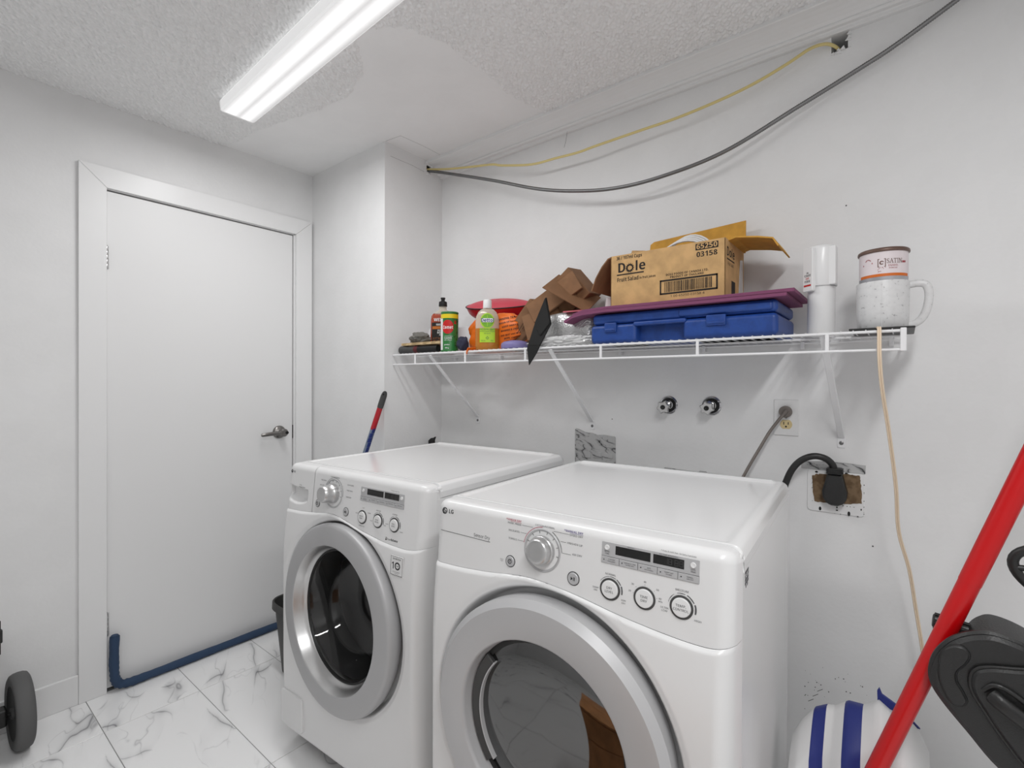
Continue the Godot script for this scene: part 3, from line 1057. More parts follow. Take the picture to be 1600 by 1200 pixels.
func display(panel: Node3D, x0: float, y0: float, x1: float, y1: float, ymid: float, s: Array, caps: Array) -> void:
	var st := S()
	prism(st, rrect(x0, y0, x1, y1, 0.0015), -0.002, 0.0007, panel_xf(), 0.0004)
	var bz := obj("display_bezel", st, M.silver, panel)
	for r in s:
		st = S()
		prism(st, PackedVector2Array([Vector2(r[0], r[1]), Vector2(r[2], r[1]), Vector2(r[2], r[3]), Vector2(r[0], r[3])]), 0.0004, 0.0011, panel_xf(), 0.0002)
		obj("display_screen", st, M.lens_dark, panel)
	# dim seven-segment digits on the right hand screen
	st = S()
	var r: Array = s[1]
	for k in 4:
		var cx: float = r[0] + (r[2] - r[0]) * [0.42, 0.56, 0.76, 0.91][k]
		var cy: float = (r[1] + r[3]) / 2
		var h := 0.0048
		var w := 0.0028
		var segs := [[cx + w, cy, cx + w, cy + h], [cx + w, cy - h, cx + w, cy]]
		if k > 0:
			segs += [[cx - w, cy, cx - w, cy + h], [cx - w, cy - h, cx - w, cy], [cx - w, cy + h, cx + w, cy + h], [cx - w, cy, cx + w, cy], [cx - w, cy - h, cx + w, cy - h]]
		for g in segs:
			box(st, Vector3(minf(g[0], g[2]) - 0.0003, minf(g[1], g[3]) - 0.0003, 0.0011), Vector3(maxf(g[0], g[2]) + 0.0003, maxf(g[1], g[3]) + 0.0003, 0.0013), panel_xf())
	obj("digits", st, M.segment, panel)
	st = S()
	box(st, Vector3(x0 + 0.0002, y0 + 0.0002, 0.0002), Vector3(x1 - 0.0002, ymid + 0.0002, 0.00095), panel_xf())
	obj("button_recess", st, M.dark_grey, panel)
	for k in 5:
		st = S()
		var a: float = lerpf(x0, x1, k / 5.0) + 0.0004
		var b: float = lerpf(x0, x1, (k + 1) / 5.0) - 0.0004
		var sl := 0.0
		prism(st, PackedVector2Array([Vector2(a, y0 + 0.0005 + sl), Vector2(b, y0 + 0.0005 + sl), Vector2(b, ymid - 0.0006), Vector2(a, ymid - 0.0006)]), 0.0004, 0.0019, panel_xf(), 0.0005)
		obj("option_button", st, M.silver, panel)
		st = S()
		prism(st, disc_poly(Vector2(a + 0.0055, (y0 + ymid) / 2), 0.0012, 10), 0.0018, 0.0021, panel_xf())
		txt(st, caps[k][0], 0.0018, panel_xf() * at3((a + b) / 2 + 0.003, (y0 + ymid) / 2 + 0.0016, 0.0021), font_plain, 0, 1.2)
		txt(st, caps[k][1], 0.0018, panel_xf() * at3((a + b) / 2 + 0.003, (y0 + ymid) / 2 - 0.0018, 0.0021), font_plain, 0, 1.2)
		obj("lettering", st, M.print_dark, panel)


# frame whose xy plane is the leaning panel plane, x and y read as u and v
func panel_xf() -> Transform3D:
	var b := Basis(Vector3.RIGHT, -TILT)
	# y stretched so that a v read on the plane lands at height v
	return Transform3D(Basis(b.x, b.y / cos(TILT), b.z), Vector3(0, 0, VT * tan(TILT)))


func logo(st: SurfaceTool, u: float, v: float, r: float, xf: Transform3D) -> void:
	# ringed face emblem and the two letters
	prism(st, arc_band(Vector2(u, v), r * 0.84, r, 0, 360, 24), 0, 0.0005, xf)
	prism(st, arc_band(Vector2(u, v), r * 0.55, r * 0.68, 90, 360, 18), 0, 0.0006, xf)
	box(st, Vector3(u, v - r * 0.06, 0), Vector3(u + r * 0.66, v + r * 0.06, 0.0006), xf)
	box(st, Vector3(u - r * 0.06, v - r * 0.38, 0), Vector3(u + r * 0.06, v + r * 0.4, 0.0006), xf)
	prism(st, disc_poly(Vector2(u - r * 0.3, v + r * 0.3), r * 0.13, 10), 0, 0.0006, xf)
	txt(st, "LG", r * 1.15, xf * at3(u + r * 2.55, v, 0.0004), font_bold, 0, 1.05)


func line(st: SurfaceTool, x0: float, y0: float, x1: float, y1: float, th: float) -> void:
	var d := Vector2(x1 - x0, y1 - y0)
	var n := Vector2(-d.y, d.x).normalized() * th / 2
	prism(st, PackedVector2Array([Vector2(x0, y0) - n, Vector2(x1, y1) - n, Vector2(x1, y1) + n, Vector2(x0, y0) + n]), -0.0002, 0.0004, panel_xf())


func arc(st: SurfaceTool, x: float, y: float, r0: float, r1: float, d0: float, d1: float) -> void:
	prism(st, arc_band(Vector2(x, y), r0, r1, d0, d1, 14), -0.0002, 0.0004, panel_xf())


func word(st: SurfaceTool, s: String, u: float, v: float, cap := 0.0036, f: Font = null, al := 0, wide := 1.15) -> void:
	txt(st, s, cap, panel_xf() * at3(u, v, 0.0005), f, al, wide)


func door_ring(called: String, prof: Array, xf: Transform3D, m: Material, parent: Node, segs := 72) -> MeshInstance3D:
	var st := S()
	lathe(st, prof, segs, xf * Transform3D(Basis(Vector3.RIGHT, PI / 2), Vector3.ZERO))
	return obj(called, st, m, parent)


func make_dryer() -> void:
	var t := thing("dryer", "white front-loading clothes dryer nearest the camera, with sensor dry dial", "dryer", Vector3(1.975, 0, 0.937), deg_to_rad(3.6))
	var seam := [Vector2(-0.343, 0.836), Vector2(-0.255, 0.837), Vector2(-0.155, 0.845), Vector2(-0.103, 0.854), Vector2(-0.045, 0.857), Vector2(0.042, 0.849), Vector2(0.143, 0.832), Vector2(0.227, 0.823), Vector2(0.284, 0.820), Vector2(0.325, 0.823), Vector2(0.343, 0.832)]
	var dc := Vector2(-0.014, 0.561)
	machine(t, {"seam": seam, "door": dc, "recess": 0.284, "hole": 0.195, "bulge": [Vector2(0, 0.02), Vector2(0.3, 0.032), Vector2(0.7, 0.032), Vector2(0.84, 0.0195), Vector2(0.9, 0.01)]})
	var st := S()
	panel_grid(st, seam, -HW, HW, 150)
	var p := obj("control_panel", st, M.plastic_white, t)
	st = S()
	logo(st, -0.309, 0.957, 0.0078, panel_xf())
	obj("maker_emblem", st, M.print_dark, p)
	dial(p, -0.033, 0.917, 0.044, 0.0275, 0.026)
	small_button(p, -0.111, 0.879, 0.0112, M.silver)
	small_button(p, 0.042, 0.877, 0.0122, M.silver)
	var g := panel_xf() * at3(0, 0, 0.0028)
	st = S()
	prism(st, arc_band(Vector2(-0.111, 0.879), 0.0040, 0.0049, 0, 360, 20), 0, 0.0003, g)
	box(st, Vector3(-0.1114, 0.8772, 0), Vector3(-0.1106, 0.8808, 0.0003), g)
	obj("power_symbol", st, M.print_dark, p)
	st = S()
	prism(st, PackedVector2Array([Vector2(0.0375, 0.8735), Vector2(0.0415, 0.877), Vector2(0.0375, 0.8805)]), 0, 0.0003, g)
	box(st, Vector3(0.0428, 0.8735, 0), Vector3(0.0438, 0.8805, 0.0003), g)
	box(st, Vector3(0.0452, 0.8735, 0), Vector3(0.0462, 0.8805, 0.0003), g)
	obj("play_symbol", st, M.print_dark, p)
	display(p, 0.100, 0.9215, 0.2815, 0.961, 0.9345, [[0.128, 0.9405, 0.1955, 0.9565], [0.2005, 0.9405, 0.2555, 0.9565]], [["CUSTOM", "PROGRAM"], ["WRINKLE CARE", "EXTRA DRY"], ["ANTI", "BACTERIAL"], ["DAMP DRY", "SIGNAL"], ["SIGNAL", "ON/OFF"]])
	small_button(p, 0.111, 0.951, 0.005, M.plastic_white)
	small_button(p, 0.271, 0.951, 0.005, M.plastic_white)
	for k in [[0.120, 0.875], [0.187, 0.875], [0.253, 0.876]]:
		ring_button(p, k[0], k[1], 0.0203)
	st = S()
	word(st, "Sensor Dry", -0.193, 0.9165, 0.0075, font_plain, 0, 0.9)
	line(st, -0.317, 0.9105, -0.169, 0.9085, 0.0011)
	obj("lettering", st, M.print, p)
	st = S()
	word(st, "PERM. PRESS", -0.088, 0.9595, 0.0038, null, 1)
	word(st, "DELICATES", -0.091, 0.944, 0.0038, null, 1)
	word(st, "TOWELS", -0.097, 0.927, 0.0038, null, 1)
	word(st, "COTTON/NORMAL", -0.029, 0.9660, 0.0036)
	word(st, "SPEED DRY", 0.059, 0.9595, 0.0038, null, 1)
	word(st, "FRESHEN UP", 0.059, 0.943, 0.0038, null, 1)
	word(st, "AIR DRY", 0.059, 0.923, 0.0038, null, 1)
	line(st, -0.086, 0.9595, -0.058, 0.9595, 0.0005)
	line(st, -0.089, 0.944, -0.073, 0.944, 0.0005)
	line(st, -0.095, 0.927, -0.079, 0.927, 0.0005)
	line(st, -0.008, 0.9600, 0.028, 0.9600, 0.0005)
	line(st, 0.009, 0.943, 0.022, 0.943, 0.0005)
	line(st, 0.014, 0.921, 0.034, 0.921, 0.0005)
	arc(st, -0.033, 0.917, 0.0462, 0.0470, 5, 62)
	word(st, "CHILD", -0.134, 0.879, 0.0018)
	word(st, "LOCK", -0.134, 0.8755, 0.0018)
	word(st, "NORMAL", 0.120, 0.902, 0.0034)
	word(st, "DAMP", 0.0905, 0.872, 0.0028)
	word(st, "DRY", 0.0905, 0.867, 0.0028)
	word(st, "VERY", 0.1475, 0.861, 0.0028)
	word(st, "DRY", 0.1475, 0.856, 0.0028)
	arc(st, 0.120, 0.875, 0.0228, 0.0233, 95, 150)
	arc(st, 0.120, 0.875, 0.0228, 0.0236, 62, 92)
	arc(st, 0.120, 0.875, 0.0228, 0.0243, 28, 58)
	arc(st, 0.120, 0.875, 0.0228, 0.0252, -12, 24)
	word(st, "20", 0.159, 0.882, 0.0030)
	word(st, "30", 0.164, 0.895, 0.0030)
	word(st, "40", 0.187, 0.9035, 0.0030)
	word(st, "50", 0.2105, 0.895, 0.0030)
	word(st, "60", 0.2155, 0.881, 0.0030)
	word(st, "MIN.", 0.2165, 0.876, 0.0024)
	word(st, "MEDIUM", 0.253, 0.904, 0.0036)
	word(st, "ULTRA", 0.2235, 0.868, 0.0032)
	word(st, "LOW", 0.2235, 0.863, 0.0032)
	word(st, "HIGH", 0.281, 0.860, 0.0032)
	arc(st, 0.253, 0.876, 0.0230, 0.0235, 125, 170)
	arc(st, 0.253, 0.876, 0.0230, 0.0238, 75, 110)
	arc(st, 0.253, 0.876, 0.0230, 0.0245, 28, 68)
	arc(st, 0.253, 0.876, 0.0230, 0.0256, -15, 22)
	for k in [[0.1655, 0.880], [0.1705, 0.8915], [0.187, 0.8985], [0.2045, 0.8915], [0.2095, 0.880]]:
		prism(st, disc_poly(Vector2(k[0], k[1]), 0.0005, 8), 0, 0.0004, panel_xf())
	word(st, "* Press & Hold 3sec. for Extra Functions", 0.245, 0.9655, 0.0026, font_plain, 0, 0.95)
	obj("lettering", st, M.print, p)
	st = S()
	word(st, "*SENSOR DRY", -0.088, 0.9665, 0.0038, font_bold, 1)
	line(st, -0.116, 0.9632, -0.088, 0.9632, 0.0004)
	arc(st, -0.033, 0.917, 0.0462, 0.0472, 92, 170)
	obj("lettering", st, M.print_red, p)
	st = S()
	word(st, "*MANUAL DRY", 0.059, 0.9665, 0.0038, font_bold, 1)
	line(st, 0.03, 0.9632, 0.059, 0.9632, 0.0004)
	obj("lettering", st, M.print_violet, p)
	st = S()
	var up := panel_xf() * at3(0, 0, 0.0046)
	txt(st, "DRY", 0.0042, up * at3(0.120, 0.8782, 0.0004), font_plain, 0, 1.15)
	txt(st, "LEVEL", 0.0042, up * at3(0.120, 0.8715, 0.0004), font_plain, 0, 1.15)
	txt(st, "TIME", 0.0042, up * at3(0.187, 0.8782, 0.0004), font_plain, 0, 1.15)
	txt(st, "DRY", 0.0042, up * at3(0.187, 0.8715, 0.0004), font_plain, 0, 1.15)
	txt(st, "TEMP.", 0.0042, up * at3(0.253, 0.8792, 0.0004), font_plain, 0, 1.15)
	txt(st, "CONTROL", 0.0040, up * at3(0.253, 0.8725, 0.0004), font_plain, 0, 1.1)
	var dx := panel_xf() * at3(0, 0, 0.0011)
	txt(st, "MORE", 0.0024, dx * at3(0.111, 0.9435, 0), font_plain, 0, 1.2)
	txt(st, "TIME", 0.0024, dx * at3(0.111, 0.9395, 0), font_plain, 0, 1.2)
	txt(st, "LESS", 0.0024, dx * at3(0.271, 0.9435, 0), font_plain, 0, 1.2)
	txt(st, "TIME", 0.0024, dx * at3(0.271, 0.9395, 0), font_plain, 0, 1.2)
	txt(st, "PROCESS", 0.0019, dx * at3(0.158, 0.9587, 0), font_plain, 0, 1.2)
	txt(st, "EST. TIME REMAINING", 0.0019, dx * at3(0.228, 0.9587, 0), font_plain, 0, 1.2)
	obj("lettering", st, M.print_dark, p)
	# door
	var xf := Transform3D(Basis(), Vector3(dc.x, dc.y, 0))
	var d := door_ring("door", [Vector2(0.258, -0.004), Vector2(0.266, 0.008), Vector2(0.2675, 0.030), Vector2(0.2675, 0.044), Vector2(0.2535, 0.0585), Vector2(0.193, 0.0605), Vector2(0.1895, 0.058), Vector2(0.188, 0.05), Vector2(0.181, 0.02)], xf, M.silver, t, 96)
	door_ring("door_glass", [Vector2(0.183, 0.022), Vector2(0.176, 0.026), Vector2(0.1, 0.030), Vector2(0.0, 0.031)], xf, M.glass_smoke, d)
	door_ring("glass_rim", [Vector2(0.1835, 0.02), Vector2(0.183, 0.028), Vector2(0.179, 0.029), Vector2(0.172, 0.0285), Vector2(0.17, 0.02)], xf, M.black, d)
	# grip moulded into the left side of the door opening
	st = S()
	prism(st, arc_band(Vector2.ZERO, 0.158, 0.181, 140, 220, 24), 0.024, 0.036, xf, 0.002)
	obj("door_grip", st, M.dark_grey, d)
	st = S()
	prism(st, arc_band(Vector2.ZERO, 0.1555, 0.1585, 139, 221, 24), 0.024, 0.038, xf, 0.0006)
	obj("grip_edge", st, M.silver, d)
	# rating label and seam on the right side
	st = S()
	var side := Transform3D(Basis(Vector3(0, 0, -1), Vector3(0, 1, 0), Vector3(1, 0, 0)), Vector3(HW, 0, 0))
	for k in 5:
		for j in 5:
			if (k * 7 + j * 3) % 6 != 0:
				box(st, Vector3(0.062 + j * 0.0068, 0.905 + k * 0.0062, -0.0012), Vector3(0.0680 + j * 0.0068, 0.9095 + k * 0.0062, -0.0006), side)
	obj("rating_label", st, M.print, t)


func make_washer() -> void:
	var t := thing("washing_machine", "white front-loading washing machine standing by the white door, left of the dryer", "washing machine", Vector3(1.181, 0, 0.903), deg_to_rad(3.2))
	var seam := [Vector2(-0.343, 0.826), Vector2(-0.25, 0.829), Vector2(-0.196, 0.833), Vector2(-0.096, 0.846), Vector2(-0.05, 0.847), Vector2(-0.017, 0.841), Vector2(0.069, 0.822), Vector2(0.179, 0.806), Vector2(0.25, 0.802), Vector2(0.299, 0.803), Vector2(0.343, 0.816)]
	var dc := Vector2(-0.014, 0.541)
	machine(t, {"seam": seam, "door": dc, "recess": 0.292, "hole": 0.215, "bulge": [Vector2(0, 0.02), Vector2(0.3, 0.032), Vector2(0.7, 0.032), Vector2(0.82, 0.021), Vector2(0.9, 0.01)]})
	var st := S()
	panel_grid(st, seam, -0.1772, HW, 120)
	var p := obj("control_panel", st, M.plastic_white, t)
	# detergent drawer front with its scooped grip
	st = S()
	var dent := func(u, v):
		var e := clampf((u + 0.272) / 0.062, -1.0, 1.0)
		var bottom := 0.851 + 0.014 * e * e
		var lip: float = 0.9035 - 0.009 * (u + 0.272) / 0.12
		return 0.022 * smoothstep(lip + 0.002, lip - 0.003, v) * smoothstep(bottom - 0.003, bottom + 0.016, v) * smoothstep(0.064, 0.056, absf(u + 0.272))
	panel_grid(st, seam, -HW, -0.1788, 60, dent)
	var dr := obj("detergent_drawer", st, M.plastic_white, t)
	st = S()
	logo(st, -0.3125, 0.955, 0.0058, panel_xf())
	obj("maker_emblem", st, M.print, dr)
	st = S()
	word(st, "8.0 kg", -0.255, 0.9145, 0.0030)
	word(st, "Direct Drive", -0.245, 0.908, 0.0042)
	obj("lettering", st, M.print, dr)
	dial(p, -0.070, 0.910, 0.046, 0.028, 0.046)
	small_button(p, -0.150, 0.868, 0.0112, M.silver)
	small_button(p, -0.001, 0.863, 0.0122, M.silver)
	display(p, 0.064, 0.9080, 0.255, 0.949, 0.9205, [[0.094, 0.9285, 0.1665, 0.9455], [0.172, 0.9285, 0.233, 0.9455]], [["CUSTOM", "PROGRAM"], ["PRE WASH", ""], ["RINSE+SPIN", ""], ["EXTRA RINSE", ""], ["DELAY WASH", ""]])
	small_button(p, 0.0755, 0.9385, 0.005, M.plastic_white)
	small_button(p, 0.2445, 0.9375, 0.005, M.plastic_white)
	for k in [[0.079, 0.860], [0.150, 0.860], [0.221, 0.860]]:
		ring_button(p, k[0], k[1], 0.0203)
	st = S()
	word(st, "PERM. PRESS", -0.127, 0.945, 0.0036, null, 0, 1.0)
	word(st, "DELICATES", -0.134, 0.929, 0.0036, null, 0, 1.0)
	word(st, "WOOL", -0.136, 0.909, 0.0036, null, 0, 1.0)
	word(st, "COTTON/NORMAL", -0.068, 0.9605, 0.0036)
	word(st, "BULKY/LARGE", 0.012, 0.945, 0.0036, null, 0, 1.0)
	word(st, "SPEED WASH", 0.010, 0.928, 0.0036, null, 0, 1.0)
	word(st, "SANITARY", 0.007, 0.908, 0.0036)
	arc(st, -0.070, 0.910, 0.0482, 0.0490, -5, 170)
	word(st, "COLD", 0.052, 0.868, 0.0028)
	word(st, "HOT", 0.082, 0.887, 0.0030)
	word(st, "WARM", 0.110, 0.876, 0.0028)
	word(st, "WARM/COLD", 0.079, 0.834, 0.0028)
	word(st, "MEDIUM", 0.150, 0.889, 0.0032)
	word(st, "HIGH", 0.181, 0.852, 0.0028)
	word(st, "LOW", 0.120, 0.856, 0.0028)
	word(st, "NORMAL", 0.221, 0.889, 0.0032)
	word(st, "HEAVY", 0.252, 0.845, 0.0028)
	word(st, "LIGHT", 0.190, 0.858, 0.0028)
	for c in [[0.150, 0.860], [0.221, 0.860]]:
		arc(st, c[0], c[1], 0.0235, 0.024, 95, 150)
		arc(st, c[0], c[1], 0.0235, 0.0246, 35, 85)
		arc(st, c[0], c[1], 0.0235, 0.0256, -15, 28)
	word(st, "* Press & Hold 3 sec.", 0.215, 0.9535, 0.0024)
	obj("lettering", st, M.print, p)
	st = S()
	var up := panel_xf() * at3(0, 0, 0.0050)
	for k in [[0.079, "WASH", "TEMP."], [0.150, "SPIN", "SPEED"], [0.221, "SOIL", "LEVEL"]]:
		txt(st, k[1], 0.0038, up * at3(k[0], 0.8635, 0), font_plain, 0, 1.15)
		txt(st, k[2], 0.0038, up * at3(k[0], 0.8572, 0), font_plain, 0, 1.15)
	var g := panel_xf() * at3(0, 0, 0.0028)
	prism(st, arc_band(Vector2(-0.150, 0.868), 0.0040, 0.0049, 0, 360, 20), 0, 0.0003, g)
	prism(st, PackedVector2Array([Vector2(-0.0055, 0.8595), Vector2(-0.0015, 0.863), Vector2(-0.0055, 0.8665)]), 0, 0.0003, g)
	box(st, Vector3(-0.0002, 0.8595, 0), Vector3(0.0008, 0.8665, 0.0003), g)
	box(st, Vector3(0.0022, 0.8595, 0), Vector3(0.0032, 0.8665, 0.0003), g)
	word(st, "True", 0.209, 0.8175, 0.0058, font_plain, 1, 0.95)
	word(st, "Balance", 0.2105, 0.8175, 0.0058, font_bold, -1, 0.95)
	prism(st, arc_band(Vector2(0.1905, 0.8155), 0.0010, 0.0026, 0, 360, 12), 0, 0.0004, panel_xf())
	prism(st, disc_poly(Vector2(0.1905, 0.8205), 0.0016, 10), 0, 0.0004, panel_xf())
	obj("lettering", st, M.print_dark, p)
	# motor warranty badge on the front panel
	st = S()
	var fx := Transform3D(Basis(), Vector3(0, 0, 0.0305)) * Transform3D(Basis(Vector3.RIGHT, -0.055), Vector3(0.2545, 0.7575, 0))
	prism(st, rrect(-0.024, -0.026, 0.024, 0.026, 0.001), -0.003, 0.0008, fx, 0.0003)
	var bd := obj("warranty_badge", st, M.plastic_white2, t)
	st = S()
	for e in [[-0.0235, -0.0255, 0.0235, -0.0245], [-0.0235, 0.0245, 0.0235, 0.0255], [-0.0235, -0.0255, -0.0225, 0.0255], [0.0225, -0.0255, 0.0235, 0.0255]]:
		box(st, Vector3(e[0], e[1], 0.0007), Vector3(e[2], e[3], 0.0010), fx)
	txt(st, "DD MOTOR", 0.0038, fx * at3(0, 0.0185, 0.0010), font_bold, 0, 1.15)
	txt(st, "LIMITED WARRANTY", 0.0022, fx * at3(0, -0.0165, 0.0010), font_plain, 0, 1.1)
	txt(st, "ON MOTOR", 0.0022, fx * at3(0, -0.0205, 0.0010), font_plain, 0, 1.1)
	box(st, Vector3(-0.0145, -0.009, 0.0007), Vector3(-0.0115, 0.0095, 0.0011), fx)
	prism(st, PackedVector2Array([Vector2(-0.0145, 0.0095), Vector2(-0.0185, 0.0062), Vector2(-0.0185, 0.0036), Vector2(-0.0145, 0.006)]), 0.0007, 0.0011, fx)
	prism(st, arc_band(Vector2(0.0035, 0.0), 0.0072, 0.0106, 0, 360, 28), 0.0007, 0.0011, fx)
	txt(st, "YEAR", 0.003, fx * at3(0.0035, 0, 0.0010), font_bold, 0, 1.0)
	obj("lettering", st, M.print_dark, bd)
	# filter cover low on the left
	st = S()
	prism(st, rrect(-0.325, 0.10, -0.20, 0.215, 0.012), 0.008, 0.0345, Transform3D(), 0.002)
	obj("filter_cover", st, M.plastic_white2, t)
	# door, standing a little ajar
	var xf := Transform3D(Basis(Vector3.UP, deg_to_rad(-3.0)) * Basis(Vector3.RIGHT, deg_to_rad(-2.0)), Vector3(dc.x, dc.y, 0.004))
	var d := door_ring("door", [Vector2(0.272, -0.002), Vector2(0.281, 0.012), Vector2(0.2845, 0.03), Vector2(0.283, 0.042), Vector2(0.279, 0.047), Vector2(0.272, 0.049), Vector2(0.226, 0.0535), Vector2(0.2195, 0.053), Vector2(0.218, 0.051)], xf, M.silver_dark, t, 96)
	door_ring("door_cone", [Vector2(0.218, 0.0515), Vector2(0.2165, 0.049), Vector2(0.209, 0.028), Vector2(0.204, 0.016), Vector2(0.2005, 0.013), Vector2(0.199, 0.008)], xf, M.satin, d, 96)
	door_ring("glass_rim", [Vector2(0.200, 0.004), Vector2(0.199, 0.0125), Vector2(0.1945, 0.0125), Vector2(0.192, 0.006)], xf, M.black, d)
	door_ring("door_glass", [Vector2(0.195, 0.008), Vector2(0.188, -0.004), Vector2(0.175, -0.05), Vector2(0.16, -0.085), Vector2(0.14, -0.1), Vector2(0.06, -0.108), Vector2(0.0, -0.11)], xf, M.glass_dark, d)


# ======================================================= shelf
const SY := 1.397   # top of the shelf wires

func wire_shelf() -> void:
	var t := thing("wire_shelf", "long white coated wire shelf on diagonal braces above the washer and dryer", "shelf")
	var st := S()
	for q in [[1.3905, 0.313, 0.0036], [1.346, 0.3145, 0.0034], [1.3905, 0.165, 0.0032], [1.3905, 0.016, 0.0032]]:
		st = S()
		sweep(st, [Vector3(0.640, q[0], q[1]), Vector3(2.530, q[0], q[1])], q[2], 10)
		obj("rail", st, M.wire, t)
	for x in [0.798, 1.111, 1.422, 1.737, 2.054, 2.376]:
		st = S()
		rbox(st, Vector3(x - 0.0045, 1.346, 0.311), Vector3(x + 0.0045, 1.391, 0.3165), 0.002, Transform3D(), 1)
		obj("upright", st, M.wire, t)
	st = S()
	var k := 0
	while k < 75:
		var x := 0.652 + k * 0.0254
		if x > 2.525:
			break
		sweep(st, [Vector3(x, 1.3955, 0.012), Vector3(x, 1.3955, 0.311), Vector3(x, 1.3935, 0.3165)], 0.0014, 6)
		k += 1
	var deck := obj("wire_deck", st, M.wire, t)
	deck.set_meta("kind", "stuff")
	st = S()
	rbox(st, Vector3(2.521, 1.342, 0.310), Vector3(2.533, 1.397, 0.320), 0.002, Transform3D(), 1)
	rbox(st, Vector3(2.526, 1.384, 0.02), Vector3(2.532, 1.394, 0.312), 0.002, Transform3D(), 1)
	obj("end_cap", st, M.wire, t)
	for b in [[0.882, 0.897, 1.083], [1.525, 1.532, 1.092], [2.367, 2.382, 1.090]]:
		st = S()
		var a := Vector3(b[0], 1.384, 0.302)
		var e := Vector3(b[1], b[2] + 0.014, 0.004)
		var d := (e - a).normalized()
		var x := Vector3.RIGHT
		var bs := Basis(x, d, x.cross(d))
		var xf := Transform3D(bs, a)
		rbox(st, Vector3(-0.0085, 0, -0.004), Vector3(0.0085, (e - a).length(), 0.0035), 0.002, xf, 1)
		var br := obj("brace", st, M.wire, t)
		st = S()
		prism(st, rrect(b[1] - 0.0105, b[2] - 0.019, b[1] + 0.0105, b[2] + 0.02, 0.004), 0.0002, 0.003, Transform3D(), 0.001)
		obj("foot_plate", st, M.wire, br)
		st = S()
		lathe(st, [Vector2(0.006, 0.0), Vector2(0.0055, 0.0015), Vector2(0.003, 0.0025), Vector2(0.0028, 0.0012), Vector2(0.0, 0.0012)], 14, Transform3D(Basis(Vector3.RIGHT, PI / 2), Vector3(b[1], b[2] - 0.004, 0.003)))
		obj("screw", st, M.steel, br)
	for x in [0.75, 1.05, 1.35, 1.66, 1.98, 2.28, 2.5]:
		st = S()
		rbox(st, Vector3(x - 0.006, 1.372, 0.0), Vector3(x + 0.006, 1.396, 0.02), 0.003, Transform3D(), 1)
		obj("wall_clip", st, M.wire, t)


# lumpy closed shape: c centre, r half sizes, amp and freq of the lumps, sq > 1 boxes it out
func lump(c: Vector3, r: Vector3, amp: float, freq: float, sd: int, sq := 1.0, floor_y := -9.0) -> Callable:
	var n := FastNoiseLite.new()
	n.seed = sd
	n.frequency = freq
	n.fractal_octaves = 3
	var fold := FastNoiseLite.new()
	fold.seed = sd + 9
	fold.noise_type = FastNoiseLite.TYPE_SIMPLEX
	fold.frequency = freq * 1.6
	fold.fractal_type = FastNoiseLite.FRACTAL_RIDGED
	fold.fractal_octaves = 2
	return func(dir: Vector3):
		var d := dir
		if sq > 1.0:
			var m := maxf(absf(d.x), maxf(absf(d.y), absf(d.z)))
			d = d.lerp(d / m, clampf(sq - 1.0, 0, 1))
		var k: float = 1.0 + amp * (n.get_noise_3dv(dir * 100.0) + 0.22 * fold.get_noise_3dv(dir * 100.0))
		var p := c + d * r * k
		p.y = maxf(p.y, floor_y)
		return p


func lump_mesh(st: SurfaceTool, f: Callable, nu := 48, nv := 30) -> void:
	grid(st, nu, nv, func(a, b):
		var lon: float = a * TAU
		var lat: float = (b - 0.5) * PI * 0.998
		return f.call(Vector3(sin(lon) * cos(lat), sin(lat), cos(lon) * cos(lat))))


